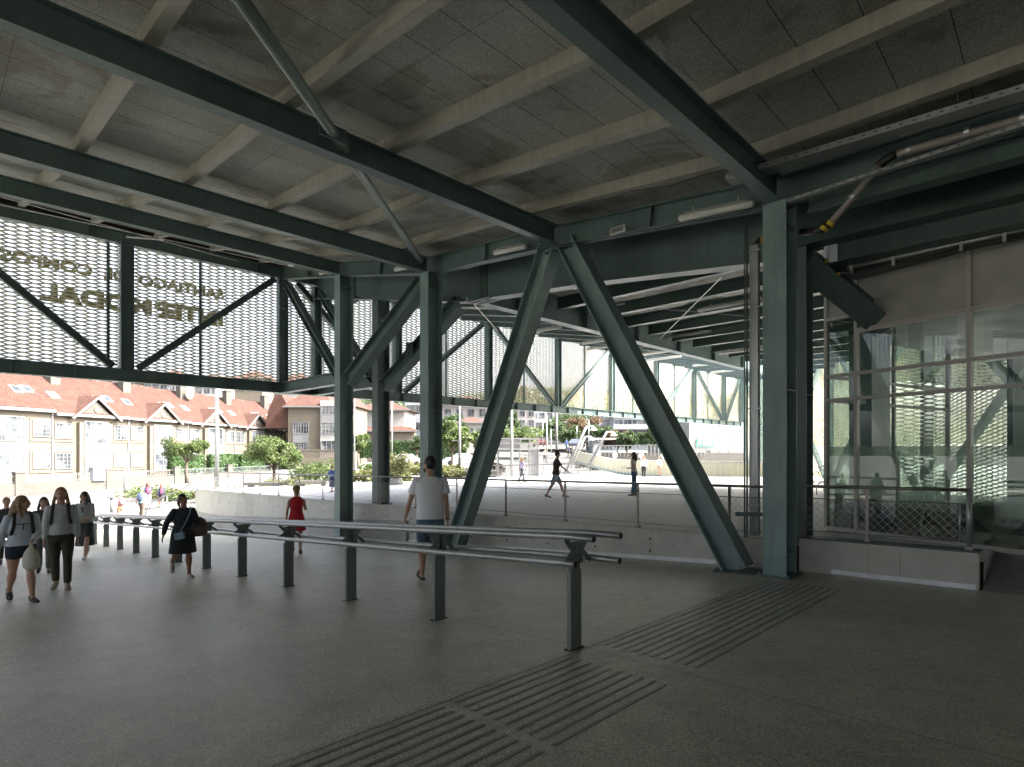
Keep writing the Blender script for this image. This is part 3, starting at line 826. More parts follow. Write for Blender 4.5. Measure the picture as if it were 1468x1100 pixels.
m = MB(); m.box(g_+UZ*.28, gd*.17, gn*.2, UZ*.28); m.box(g_+UZ*.58, gd*.19, gn*.22, UZ*.02)
tag(m.build('storage_box', mat('blue_box', (.035, .12, .17), .6), bevel=.01, origin=g_), 'blue box standing inside the shop next to the stone planter', 'box')
g_ = G(.25, -1.5, -1.6)
m = MB(); m.tube([g_, g_+UZ*1.35], .16, 20); m.tube([g_+UZ*1.36, g_+UZ*1.42], .17, 20); tag(m.build('round_stand', M['frame'], origin=g_), 'pale round drum shaped stand deep inside the shop', 'stand')
g_ = G(.08, -1.5, -.45)
m = MB(); m.box(g_+UZ*.3, gd*.14, gn*.1, UZ*.28)
for i in (-1, 1): m.box(g_+UZ*.32+gd*i*.165, gd*.008, gn*.11, UZ*.32)
tag(m.build('glass_display_case', M['frame'], origin=g_), 'small pale display case in the left corner of the shop', 'display case')

# ------------------------------------------------------------------ big building mass closing the hall (behind and right of the camera)
hall = thing('station_hall', 'dark interior walls of the station closing the space at right', 'building', TS(-12, 0, floorz(-12, 0)))
m = MB(); m.box(TS(-12.2, 0, 1.5), UA*.15, UB*24, UZ*3.8); m.build('wall', M['panel'], hall)

# ------------------------------------------------------------------ lamps, pipes, trays
def tube_light(p, d, ln, label, r=.055, drop=True):
    p = Vector(p); T = thing('tube_lamp', label, 'lamp', p, 'tube lamps under the canopy')
    m = MB(); m.tube([p-d*ln/2, p-d*(ln/2-.02), p+d*(ln/2-.02), p+d*ln/2], r, 12, rs=[(r*.7, r*.7), (r, r), (r, r), (r*.7, r*.7)]); m.build('cover', M['lampwhite'], T, smooth=True)
    m = MB(); m.box(p+UZ*(r+.012), d*ln*.42, d.cross(UZ)*.03, UZ*.012)
    for i in (-1, 1): m.box(p+d*i*ln*.3+UZ*(r+.05), d*.012, d.cross(UZ)*.012, UZ*.045)
    m.build('mount', M['galv'], T)
def lampU(u, v, ln, label, s=6.28):
    Y = Ys(u, s); p = ray(u, v, Y); tube_light(p, (UA+UZ*.1).normalized(), ln, label)
lampU(1025, 303, 1.25, 'long white tube lamp on the edge beam beside the right hand column')
lampU(731, 358, 1.0, 'white tube lamp on the edge beam just left of the V brace')
lampU(580, 384, .9, 'white tube lamp on the edge beam left of the bracing tube foot')
lampU(468, 390, .9, 'faint white tube lamp between the two left columns')
Y = Ys(886, 6.3); p = ray(886, 330, Y)
T = thing('emergency_light', 'small white emergency light box on the edge beam right of the V brace', 'emergency light', p)
m = MB(); m.box(p, UA*.16, UB*.03, UZ*.06); m.build('housing', M['lampwhite'], T, bevel=.01)
m = MB(); m.box(p-UB*.032, UA*.13, UB*.003, UZ*.042); m.build('lens', M['white'], T)
# cable along the lower flange
m = MB(); m.tube([ray(u, v, Ys(u, 6.25)) for u, v in ((783, 357), (815, 351), (905, 334), (958, 325), (1000, 317), (1045, 309), (1075, 303), (1088, 290), (1098, 293))], .008, 6)
tag(m.build('cable', M['black']), 'thin dark cable clipped along the edge beam', 'cable')
for i, (u, v, s, ln) in enumerate([(895, 411, 10.3, 1.5), (880, 438, 11.2, .9), (1048, 437, 11.4, 2.0), (1016, 462, 13.9, 1.9), (986, 480, 15.1, 2.0), (1065, 503, 16.4, 2.0), (1010, 434, 12.6, 1.4)]):
    Y = Ys(u, s); p = ray(u, v, Y); tube_light(p, UA, ln, 'white tube lamp hanging under the dark rear ribs, %s from the front' % ['nearest', 'second', 'third', 'fourth', 'fifth', 'sixth', 'seventh'][i])
for i, (u, v) in enumerate([(775, 474), (862, 488), (868, 497), (945, 505), (951, 514), (1016, 522), (1040, 532)]):
    Y = [24, 25.5, 27.5, 30.5, 33, 36.5, 40][i]; tube_light(ray(u, v, Y), UA, 2.2, 'pale tube lamp under sloping ribs by the long mesh facade, %s from left' % ['first', 'second', 'third', 'fourth', 'fifth', 'sixth', 'last'][i], .07)
m = MB(); m.tube([ray(u, v, Ys(u, 5.72)) for u, v in ((800, 303), (830, 293), (872, 285), (905, 275), (960, 267), (1010, 250), (1060, 240), (1098, 230))], .010, 6)
tag(m.build('cable', M['black']), 'dark cable clipped along the last beige ceiling joist', 'cable')
# cable tray
tray = thing('cable_tray', 'perforated galvanised cable tray hung under the ceiling at top right', 'cable tray', ray(1250, 190, 6.6))
def trayseg(u0, v0, Y0, u1, v1, Y1, w, name, mtl, hgt=.06):
    p0, p1 = ray(u0, v0, Y0), ray(u1, v1, Y1); a = (p1-p0).normalized(); sd_ = a.cross(UZ).normalized()
    m = MB(); l = (p1-p0).length; c = (p0+p1)/2
    m.box(c, a*l/2, sd_*w/2, UZ*.003)
    for sg in (-1, 1): m.box(c+sd_*sg*(w/2+.002)+UZ*hgt/2, a*l/2, sd_*.002, UZ*hgt/2)
    n = int(l/.13); m.cur = 1; h = m
    for k in range(n):
        for sg in (-1,  1):
            q = p0+a*(k+.5)*l/n+sd_*sg*(w/2+.005)+UZ*hgt*.5
            h.box(q, a*.02, sd_*.0012, UZ*.006)
    m.build(name, [mtl, M['black']], tray)
    return p0, p1, a, sd_
Sx = 6.0
Ya, Yb = Ys(1045, 5.95), Ys(1500, 5.95)
p0, p1, a, sd_ = trayseg(1045, 262, Ya, 1520, 122, Ys(1520, 5.95), .26, 'tray', M['galv'], .07)
trayseg(1130, 291, Ys(1130, 6.15), 1520, 166, Ys(1520, 6.15), .10, 'tray_rail', M['galv'], .04)
for u, v0, v1 in ((1246, 143, 185), (1373, 112, 145), (1058, 240, 262), (1082, 232, 252)):
    Y = Ys(u, 5.95); m = MB(); m.tube([ray(u, v0-10, Y), ray(u, v1, Y)], .008, 6); 
    if u > 1100: m.box(ray(u+6, v0+6, Y), UA*.06, UB*.02, UZ*.05)
    else: m.box(ray(u, v0+6, Y), UA*.035, UB*.02, UZ*.06)
    m.build('hanger', M['galvdark'] if u > 1100 else M['white'], tray)
m = MB(); m.tube([ray(1050, 257, Ya)+UZ*.03, ray(1520, 118, Ys(1520, 5.95))+UZ*.03], .02, 6); m.tube([ray(1120, 245, Ys(1120, 6.0))+UZ*.03, ray(1520, 125, Ys(1520, 6.0))+UZ*.03], .014, 6); m.build('cable', M['black'], tray)
# water pipe at top right
wp = thing('water_pipe', 'grey brown pipe running along the dark girder and dropping diagonally to the column', 'pipe', ray(1280, 222, 7.2))
def Yp(u): return Ys(u, 6.18)
pts = [ray(1560, 148, Ys(1560, 6.18)), ray(1462, 172, Yp(1462)), ray(1300, 217, Yp(1300)), ray(1284, 222, Yp(1284))]
m = MB(); m.tube(pts, .052, 14); m.build('pipe_run', M['pipe'], wp, smooth=True)
el = [ray(1285, 221, Yp(1285)), ray(1275, 226, Yp(1275)), ray(1266, 232, Yp(1266)), ray(1260, 239, Yp(1260))]
m = MB(); m.tube(el, .060, 14); m.build('elbow', M['black'], wp, smooth=True)
dn = [ray(1261, 238, Yp(1261)), ray(1192, 319, Yp(1192))]
m = MB(); m.tube(dn, .046, 12); m.build('pipe_run', M['pipe'], wp, smooth=True)
m = MB(); m.tube([dn[1], ray(1178, 330, Yp(1178)), ray(1150, 333, Ys(1150, 6.5))], .052, 12); m.build('elbow', M['black'], wp, smooth=True)
for (u, v) in ((1190, 321), (1181, 328)):
    c = ray(u, v, Yp(u)); d_ = (dn[1]-dn[0]).normalized(); m = MB(); m.tube([c-d_*.025, c+d_*.025], .056, 12); m.build('tape_band', M['yellow'], wp)
for (u, v) in ((1303, 216), (1386, 190), (1466, 170)):
    c = ray(u, v, Yp(u)); d_ = (pts[2]-pts[1]).normalized(); m = MB(); m.tube([c-d_*.025, c+d_*.025], .062, 14); m.beam(c+UZ*.05, c+UZ*.22, .03, .012); m.build('clamp', M['galv'], wp)
c = ray(1222, 283, Yp(1222)); d_ = (dn[1]-dn[0]).normalized(); m = MB(); m.tube([c-d_*.02, c+d_*.02], .056, 12); m.beam(c+UZ*.05, c+UZ*.3, .012, .012); m.build('clamp', M['galv'], wp)
# lower thin pipe and lamp row in front of the shop
lp = thing('conduit', 'bright thin conduit hung below the dark girder in front of the shop panels', 'pipe', ray(1300, 368, 8.6))
def Yl(u): return Ys(u, 7.75)
m = MB(); m.tube([ray(1215, 384, Yl(1215)), ray(1560, 309, Yl(1560))], .030, 10); m.build('conduit_run', M['galv'], lp, smooth=True)
m = MB(); m.tube([ray(1222, 391, Yl(1222)+.05), ray(1560, 321, Yl(1560)+.05)], .028, 8); m.build('cable_bundle', M['black'], lp)
for u in (1221, 1281, 1378, 1440):
    v = 384-(u-1215)*.2174; m = MB(); m.box(ray(u, v+5, Yl(u)), UA*.02, UB*.04, UZ*.07); m.tube([ray(u-4, v, Yl(u)), ray(u-4, v-38, Yl(u))], .005, 5); m.build('bracket', M['galv'], lp)
m = MB(); m.tube([ray(1183, 372, Yl(1183)), ray(1184, 381, Yl(1184)), ray(1190, 388, Yl(1190)), ray(1202, 393, Yl(1202)), ray(1222, 391, Yl(1222))], .045, 10); m.build('elbow', M['black'], lp, smooth=True)
for u, v in ((1184, 376), (1190, 388), (1202, 393)): m = MB(); c = ray(u, v, Yl(u)-.01); m.ball(c, .05, .05, .035, 10, 6); m.build('tape_band', M['yellow'], lp)
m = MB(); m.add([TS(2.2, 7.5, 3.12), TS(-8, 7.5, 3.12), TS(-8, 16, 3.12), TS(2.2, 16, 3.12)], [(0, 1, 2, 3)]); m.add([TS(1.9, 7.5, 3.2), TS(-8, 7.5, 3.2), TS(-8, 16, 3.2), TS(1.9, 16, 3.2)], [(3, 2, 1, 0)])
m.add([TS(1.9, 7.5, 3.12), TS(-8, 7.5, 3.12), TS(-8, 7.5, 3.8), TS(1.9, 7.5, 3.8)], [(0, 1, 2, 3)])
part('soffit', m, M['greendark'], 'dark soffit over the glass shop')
# stub strut above the shop
_p0, _p1 = ray(1150, 372, 9.75), ray(1266, 466, 10.35); _a = (_p1-_p0).normalized(); _u = Vector((-.35, -.75, -.55)); _u = (_u-_a*_u.dot(_a)).normalized()
brace(_p0, _p1, 'short dark strut ending above the glass shop', .34, .40, M['green'], 'strut', nrm=_a.cross(_u))
# down pipe left of the pale column
dp = thing('downpipe', 'vertical galvanised duct with thin dark pipe left of the pale column', 'downpipe', ray(1082, 770, 9.75))
Yd = 9.75
m = MB(); b0, b1 = ray(1082, 768, Yd), ray(1082, 352, Yd)
m.box((b0+b1)/2, UA*.075, UB*.05, UZ*(b1-b0).length/2); m.build('duct', M['galv'], dp, bevel=.006)
m = MB()
for u in (1071, 1096):
    p0, p1 = ray(u, 770, Yd-.02), ray(u, 322 if u < 1080 else 345, Yd-.02); m.tube([p0, p1], .016, 8)
m.tube([ray(1067.5, 770, Yd-.05), ray(1067.5, 322, Yd-.05)], .014, 8)
m.build('thin_pipe', M['galvdark'], dp, smooth=True)
for v in (360, 441, 586, 725):
    m = MB(); m.box(ray(1080, v, Yd-.08), UA*.12, UB*.01, UZ*.012); m.build('clip', M['galv'], dp)
m = MB(); m.tube([ray(1083, 362, Yd), ray(1083, 352, Yd), ray(1088, 345, Yd-.03), ray(1103, 343, Yd-.1)], .05, 10); m.build('elbow', M['black'], dp, smooth=True)
m = MB(); c = ray(1094, 344, Yd-.07); m.tube([c-UA*.03, c+UA*.03], .056, 10); m.build('tape_band', M['yellow'], dp)
m = MB(); m.beam(ray(1055, 737, 9.8), ray(1115, 738, 9.3), .05, .07); tag(m.build('cross_rail', M['green']), 'low green cross rail between the V brace foot and the pale column', 'rail')
# bent conduit at the left facade post
m = MB(); m.tube([ray(u, v, 17.0) for u, v in ((174, 334), (174, 343), (172, 348), (165, 350))], .02, 8)
tag(m.build('bent_conduit', M['white'], smooth=True), 'small bent white conduit at the head of the left facade post', 'conduit')
# ------------------------------------------------------------------ terraced houses at left
HD = Vector((.248, .969, 0)); HN = Vector((.969, -.248, 0))       # along the row, and outward (towards the ramp)
def Hx(Y): return -57.6+.256*Y
def HP(Y, off, z): return Vector((Hx(Y), Y, z+EYE))+HN*off
def window(parent, c, ax, nrm, w, h, cols, rows, fr=None, depth=.08, name='window', bar=.045):
    """window: frame mesh with glazing bars; the pane is its child. c = centre on the wall plane"""
    m = MB(); c = Vector(c); f = .08
    m.box(c+UZ*(h/2-f/2)+nrm*depth/2, ax*w/2, nrm*depth/2, UZ*f/2); m.box(c-UZ*(h/2-f/2)+nrm*depth/2, ax*w/2, nrm*depth/2, UZ*f/2)
    for sg in (-1, 1): m.box(c+ax*sg*(w/2-f/2)+nrm*depth/2, ax*f/2, nrm*depth/2, UZ*(h/2-f))
    for i in range(1, cols): m.box(c+ax*(i/cols-.5)*w+nrm*depth*.4, ax*bar/2*(1.8 if i*2 == cols else 1), nrm*depth*.35, UZ*(h/2-f))
    for j in range(1, rows): m.box(c+UZ*(j/rows-.5)*h+nrm*depth*.38, ax*(w/2-f), nrm*depth*.3, UZ*bar/2)
    o = m.build(name, fr or M['white'], parent)
    p = MB(); p.box(c+nrm*.012, ax*(w/2-f*.5), nrm*.006, UZ*(h/2-f*.5)); sub(o, 'pane', p, M['win'])
    return o
def ribbed_roof(p0, p1, up, n_rib, thick=.12, flip=False):
    """tiled slope: p0->p1 along the eave, `up` vector up the slope; ribs run up the slope"""
    m = MB(); p0, p1, up = Vector(p0), Vector(p1), Vector(up)
    a = p1-p0; nr = a.cross(up).normalized()
    if nr.z < 0: nr = -nr
    us = []; 
    for i in range(n_rib+1):
        us += [(i/n_rib, 0)]
        if i < n_rib: us += [((i+.3)/n_rib, .07), ((i+.6)/n_rib, .07), ((i+.72)/n_rib, 0)]
    vs = []
    for f, hh in us:
        vs.append(p0+a*f+nr*hh); vs.append(p0+a*f+up+nr*hh)
    m.add(vs, [(2*i, 2*i+2, 2*i+3, 2*i+1) for i in range(len(us)-1)])
    m.add([p0-nr*thick, p1-nr*thick, p1+up-nr*thick, p0+up-nr*thick, p0, p1, p1+up, p0+up], [(0, 1, 2, 3), (0, 4, 5, 1), (1, 5, 6, 2), (2, 6, 7, 3), (3, 7, 4, 0)])
    return m
houses = [(50.2, 'leftmost terraced house, cut by the photo edge', 0, 0.25), (58.0, 'second terraced house from the left with a gable and grey chimney', 1, 0.0), (65.8, 'third terraced house from the left, its gable behind the slim traffic signal post', 1, -.05),
          (73.6, 'fourth terraced house, behind the small round tree and tall lamp post', 1, -.15), (81.4, 'fifth terraced house, partly behind the street tree and hedge', 1, -.25), (42.4, 'terraced house beyond the left edge', 0, .3), (89.2, 'sixth terraced house, last before the corner house', 1, -.3)]
for Yc, lab, gable, dz in houses:
    hw = 3.9
    H = thing('terraced_house', 'cream stone '+lab, 'house', HP(Yc, -5, -3.8), 'terraced houses with red tiled roofs')
    ya, yb = Yc-hw, Yc+hw; ze = 3.35+dz
    c = HP(Yc, -5, (ze-3.8)/2); m = MB(); m.box(c, HD*hw*1.03, HN*5, UZ*(ze+3.8)/2); m.build('wall', M['render'], H)
    # eave band and gutter
    m = MB(); m.box(HP(Yc, .25, ze+.02), HD*hw*1.02, HN*.32, UZ*.09); m.box(HP(Yc, .50, ze+.14), HD*hw*1.02, HN*.07, UZ*.06); m.build('eave', M['white'], H)
    up = -HN*5.6+UZ*4.15
    rf = ribbed_roof(HP(ya+.01, .55, ze+.2), HP(yb-.01, .55, ze+.2), up, 26).build('roof', M['tiles'], H)
    m = MB(); q = HP(Yc, .55, ze+.2)+up; m.add([q+HD*hw*1.02, q-HD*hw*1.02, q-HD*hw*1.02-HN*6-UZ*3.5, q+HD*hw*1.02-HN*6-UZ*3.5], [(0, 1, 2, 3)]); sub(rf, 'rear_slope', m, M['tiles'])
    m = MB(); m.tube([q+HD*hw, q-HD*hw], .12, 8); sub(rf, 'ridge', m, M['tiles'])
    for yo, f in ((-2.6, .42), (-.2+2.2, .42), (3.0, .45)):
        c = HP(Yc+yo, .55, ze+.2)+up*f; nr = (HD.cross(up)).normalized(); nr = nr if nr.z > 0 else -nr; ax = up.normalized()
        m = MB(); m.box(c+nr*.10, HD*.42, ax*.5, nr*.07); s_ = sub(rf, 'skylight', m, M['frame'])
        m = MB(); m.box(c+nr*.18, HD*.34, ax*.42, nr*.01); sub(rf, 'skylight_pane', m, M['win'])
    ch = HP(Yc-1.0, .55, ze+.2)+up*.80
    m = MB(); m.box(ch+UZ*.75, HD*.5, HN*.38, UZ*1.0); m.box(ch+UZ*1.8, HD*.56, HN*.44, UZ*.06); sub(rf, 'chimney', m, M['stonewall'])
    if Yc == 73.6:
        m = MB(); dc = HP(Yc-.6, .55, ze+.2)+up*.80+UZ*.5+HN*.8; m.rings([(dc, .02, .02, HD, UZ), (dc+HN*.06, .4, .4, HD, UZ), (dc+HN*.16, .62, .62, HD, UZ)], 18, cap=False)
        dsh = sub(rf, 'satellite_dish', m, mat('yellowed_dish', (.62, .50, .22), .5))
        m = MB(); m.tube([dc+HN*.02, dc-UZ*.7], .03, 6); sub(rf, 'dish_mount', m, M['galv'])
    # bay with two storeys of glazing
    bc = Yc
    m = MB(); m.box(HP(bc, .21, -.55), HD*1.7, HN*.2, UZ*3.25); m.build('bay', M['render'], H)
    wv = lambda yo, z, w, h, c_, r_, off: window(H, HP(Yc+yo, off, z+dz*.5), HD, HN, w, h, c_, r_)
    wv(0, 1.75, 2.5, 2.25, 4 if Yc < 60 or Yc > 70 else 2, 4 if Yc < 60 else 3, .42); wv(0, -1.45, 2.5, 1.95, 4 if Yc < 60 or Yc > 70 else 2, 4 if Yc < 60 else 3, .42)
    m = MB(); m.box(HP(bc, .44, .07), HD*1.25, HN*.04, UZ*.56)
    for k in range(6): m.box(HP(bc-1.1+k*.42, .49, .07), HD*.015, HN*.012, UZ*.5)
    m.build('bay_panel', M['bayw'], H)
    for z in (1.85, -1.1):
        for yo in (-2.95, 2.95):
            m = MB(); cc = HP(Yc+yo, .03, z)
            m.box(cc+UZ*.98, HD*1.05, HN*.03, UZ*.12); m.box(cc-UZ*.98, HD*1.05, HN*.05, UZ*.1)
            for sg in (-1, 1): m.box(cc+HD*sg*.95, HD*.1, HN*.03, UZ*.86)
            m.build('window_surround', M['render'], H)
            wv(yo, z, 1.55, 1.55, 4, 4 if Yc < 70 else 3, .03)
    if gable:
        g = HP(bc, .62, ze-.15); hw2, gh = 2.35, 2.05
        m = MB(); m.add([g-HD*hw2*.86-HN*.2, g+HD*hw2*.86-HN*.2, g+UZ*gh*.86-HN*.2, g-HD*hw2*.86-HN*1.8, g+HD*hw2*.86-HN*1.8, g+UZ*gh*.86-HN*2.6], [(0, 1, 2), (0, 3, 4, 1), (1, 4, 5, 2), (0, 2, 5, 3), (3, 5, 4)])
        gw = m.build('gable', M['stonewall'], H)
        for sg in (-1, 1):
            m = MB(); e0 = g+HD*sg*(hw2+.25)-UZ*.12+HN*.12; tp = g+UZ*(gh+.05)+HN*.12
            m.add([e0, tp, tp-HN*4.0, e0-HN*1.2, e0+UZ*.16, tp+UZ*.2, tp+UZ*.2-HN*4.0, e0+UZ*.16-HN*1.2], [(0, 1, 2, 3), (4, 7, 6, 5), (0, 4, 5, 1), (1, 5, 6, 2), (2, 6, 7, 3), (3, 7, 4, 0)])
            sub(gw, 'gable_roof', m, M['tiles'])
            m = MB(); m.beam(e0-HN*.03-UZ*.02, tp-HN*.03-UZ*.02, .12, .2); sub(gw, 'barge_board', m, M['white'])
        m = MB(); m.rings([(g+UZ*.85+HN*-.19, .26, .26, HD, UZ), (g+UZ*.85-HN*.12, .26, .26, HD, UZ), (g+UZ*.85-HN*.10, .16, .16, HD, UZ)], 16); sub(gw, 'round_ornament', m, M['render'])
    m = MB(); m.tube([HP(Yc+3.82, .3, ze), HP(Yc+3.82, .12, ze-.4), HP(Yc+3.82, .12, -3.7)], .05, 6); m.build('drainpipe', M['renderb'], H)

# garden wall in front of the row: line through (-41.7, 46.3)
def WP(Y, z, off=0): return Vector((-41.7+.256*(Y-46.3), Y, z+EYE))+HN*off
def gwall(Y0, Y1, label, zt=-2.85):
    T = thing('garden_wall', label, 'garden wall', WP((Y0+Y1)/2, -3.85), 'garden walls in front of the terraced houses')
    m = MB(); L_ = (Y1-Y0)*1.032/2; c = WP((Y0+Y1)/2, (zt-3.85)/2); m.box(c, HD*(L_-.002), HN*.13, UZ*(zt+3.85)/2); m.build('wall', M['stonewall'], T)
    m = MB(); m.box(WP(Y0+.35, (zt-3.85)/2+.45, .02), HD*.38, HN*.2, UZ*((zt+3.85)/2+.45)); m.box(WP(Y0+.35, zt+.95, .02), HD*.43, HN*.25, UZ*.05); m.build('pier', M['stonewall'], T)
    m = MB(); n = int((Y1-Y0-1)/.2)
    for k in range(n):
        q = WP(Y0+.9+k*.2, zt); m.box(q+UZ*.37, HD*.02, HN*.012, UZ*.36)
    m.box(WP((Y0+.8+Y1)/2, zt+.62), HD*(L_-.4), HN*.015, UZ*.02); m.box(WP((Y0+.8+Y1)/2, zt+.12), HD*(L_-.4), HN*.015, UZ*.02)
    m.build('railing', M['grillw'] if Y0 < 60 else M['galvdark'], T)
gl_ = ['at the far left edge of the photo', 'left of the grey utility cabinet', 'behind the slim traffic signal post', 'behind the small round tree', 'behind the tall lamp post', 'behind the wide street tree', 'last before the corner house']
for k, lab in enumerate(gl_): gwall(39.5+7.8*k, 47.3+7.8*k-.02, 'pale stone garden wall with bar railing '+lab)
T = thing('utility_cabinet', 'grey metal cabinet set in the garden wall fence', 'cabinet', WP(54.3, -2.85))
m = MB(); c = WP(54.3, -2.35, .06); m.box(c, HD*.62, HN*.28, UZ*.6); m.box(c+UZ*.64, HD*.7, HN*.34, UZ*.05); m.build('housing', M['renderb'], T)
for sg in (-1, 1):
    m = MB(); m.box(c+HD*sg*.3+HN*.29, HD*.27, HN*.012, UZ*.5); m.build('door', mat('cabinet_grey', (.30, .33, .37), .5) if sg < 0 else bpy.data.materials['cabinet_grey'], T)

# ------------------------------------------------------------------ foliage
def leaves(m, c, r, n, sz, rnd, flat=.8):
    c = Vector(c)
    for _ in range(n):
        while True:
            d = Vector((rnd.uniform(-1, 1), rnd.uniform(-1, 1), rnd.uniform(-1, 1)))
            if .15 < d.length < 1: break
        d = d.normalized()*(rnd.random()**.45)
        p = c+Vector((d.x*r[0], d.y*r[1], d.z*r[2]))
        a = Vector((rnd.uniform(-1, 1), rnd.uniform(-1, 1), rnd.uniform(-.6, .6))).normalized()
        b = a.cross(Vector((rnd.uniform(-1, 1), rnd.uniform(-1, 1), rnd.uniform(-1, 1)))).normalized()
        s = sz*rnd.uniform(.6, 1.3)
        m.add([p-a*s, p+b*s*.5, p+a*s, p-b*s*.5], [(0, 1, 2, 3)])
def tree(x, y, zb, h, cr, label, leafm, seed, trunk=.12, ch=None, n=2200, sz=.14, group='street and park trees', name='tree', clear=.35, vase=False):
    rnd = random.Random(seed)
    T = thing(name, label, 'tree', (x, y, zb), group)
    b = Vector((x, y, zb)); ch = ch or h*(1-clear)
    m = MB(); fork = b+UZ*h*clear+Vector((rnd.uniform(-.1, .1), rnd.uniform(-.1, .1), 0))
    m.tube([b, (b+fork)/2+Vector((rnd.uniform(-.05, .05), 0, 0)), fork], trunk, 8, rs=[(trunk*1.25,)*2, (trunk,)*2, (trunk*.8,)*2])
    tips = []
    for k in range(7):
        a = k*2.4+rnd.random(); e = rnd.uniform(.45, .95)
        tip = fork+Vector((math.cos(a)*cr*e*.75, math.sin(a)*cr*e*.75, ch*rnd.uniform(.25, .75)))
        mid = fork*.55+tip*.45+UZ*ch*.06
        m.tube([fork, mid, tip], trunk*.4, 5, rs=[(trunk*.55,)*2, (trunk*.35,)*2, (trunk*.12,)*2]); tips.append(tip)
    m.build('trunk', M['bark'], T, smooth=True)
    m = MB(); cc = fork+UZ*ch*.45
    clumps = 22
    for k in range(clumps):
        a = k*2.4+rnd.uniform(-.4, .4); rr = cr*math.sqrt((k+.5)/clumps)*.78
        hz = ch*rnd.uniform(-.30, .36)*(1-rr/cr*.4)
        if vase: hz = ch*(-.30+.45*rr/cr+rnd.uniform(-.12, .28))
        c = cc+Vector((math.cos(a)*rr, math.sin(a)*rr, hz))
        s = rnd.uniform(.16, .36)*cr
        leaves(m, c, (s, s, s*.8), n//clumps, sz, rnd)
    m.build('crown', leafm, T)
def bush(x, y, zb, r, h, label, leafm, seed, n=700, sz=.10, name='shrub', group='shrubs and grasses in the planting beds', box=False, dirv=None):
    rnd = random.Random(seed); T = thing(name, label, name, (x, y, zb), group)
    m = MB()
    if box:
        ln = r
        for _ in range(n):
            p = Vector((x, y, zb))+dirv*rnd.uniform(-ln, ln)+HN*rnd.uniform(-.45, .45)+UZ*h*rnd.random()
            a = Vector((rnd.uniform(-1, 1), rnd.uniform(-1, 1), rnd.uniform(-1, 1))).normalized(); b = a.cross(Vector((rnd.uniform(-1, 1), rnd.uniform(-1, 1), .3))).normalized()
            m.add([p-a*sz, p+b*sz*.6, p+a*sz, p-b*sz*.6], [(0, 1, 2, 3)])
        m.box(Vector((x, y, zb+h*.48)), dirv*ln*.97, HN*.36, UZ*h*.46)
    else:
        for k in range(6):
            a = k*2.4; c = Vector((x+math.cos(a)*r*.5, y+math.sin(a)*r*.35, zb+h*rnd.uniform(.3, .6)))
            leaves(m, c, (r*.55, r*.5, h*.45), n//6, sz, rnd)
    m.build('foliage', leafm, T)
    m = MB(); m.tube([(x, y, zb-.2), (x, y, zb+h*.5)], .04, 5); m.build('stem', M['bark'], T)
def G0(u, Y): x = (u-734)/815*Y; return x, Y, max(groundz(x, Y), -3.85)+EYE
def treeat(u, vtop, vbase, Y, wpx, label, leafm, seed, **kw):
    x = (u-734)/815*Y; zb = (645-vbase)/815*Y+EYE; zt = (645-vtop)/815*Y+EYE
    tree(x, Y, zb, zt-zb, wpx/2/815*Y, label, leafm, seed, **kw)
treeat(268, 622, 693, 42, 64, 'small light green street tree with a vase shaped crown in front of the fourth house', M['leaf1'], 3, vase=True, n=7000, sz=.085, clear=.42)
treeat(392, 619, 694, 40, 84, 'wide light green street tree between the wall and the corner house', M['leaf1'], 5, n=9000, sz=.085, clear=.25)
treeat(514, 612, 672, 60, 30, 'slender light green tree seen between the two left columns', M['leaf1'], 8, n=1500, sz=.2)
treeat(598, 620, 668, 75, 22, 'small green tree left of the lit column', M['leaf2'], 9, n=1200, sz=.22)
treeat(648, 598, 672, 62, 62, 'round light green tree beside the tall mast and the silver car', M['leaf1'], 11, n=4200, sz=.2, clear=.3)
treeat(690, 612, 668, 70, 40, 'pale green tree behind the left leg of the V brace', M['leaf1'], 12, n=2000, sz=.22)
treeat(650, 585, 660, 100, 40, 'dark green tree in front of the white villas', M['leaf2'], 13, n=1600, sz=.32)
treeat(733, 590, 655, 96, 44, 'tall dark tree above the glass lift house', M['leaf2'], 14, n=2600, sz=.3, clear=.2)
for i, (u, vt, vb, Y, w, mt, lb) in enumerate([(742, 612, 642, 84, 70, 'leaf1', 'light green hedge like tree right behind the glass lift house'), (812, 602, 650, 105, 50, 'leaf2', 'round dark tree in the middle of the far street'),
    (790, 600, 640, 112, 40, 'leaf2', 'dark tree left of the round one on the far street'), (862, 605, 645, 100, 56, 'leaf2', 'dark bushy tree behind the white masts'), (885, 612, 655, 92, 44, 'leafred', 'tree with reddish foliage by the far bus shelter'),
    (899, 612, 660, 84, 40, 'leaf2', 'green young tree left of the woman in jeans'), (932, 606, 655, 80, 46, 'leaf2', 'green tree just left of the V brace right leg'), (838, 592, 640, 125, 60, 'leafred', 'brownish tree far up the street'),
    (820, 585, 640, 140, 80, 'leaf2', 'broad dark tree highest up the far street')]):
    treeat(u, vt, vb, Y, w, lb, M[mt], 20+i, n=2400, sz=.3 if Y > 95 else .24, clear=.25)
bx = [(55.5+3.4*k) for k in range(9)]
for k, Y in enumerate([65.5, 71.0, 76.0, 82.5]):
    q = WP(Y, -3.2, -.9); bush(q.x, q.y, q.z, 2.3, 2.6, 'clipped green hedge behind the garden wall, ' + ['left of the small round tree', 'behind the small round tree', 'behind the tall lamp post', 'behind the wide street tree'][k], M['leaf4'], 40+k, n=2600, sz=.2, name='hedge', group='hedges behind the garden walls', box=True, dirv=HD)
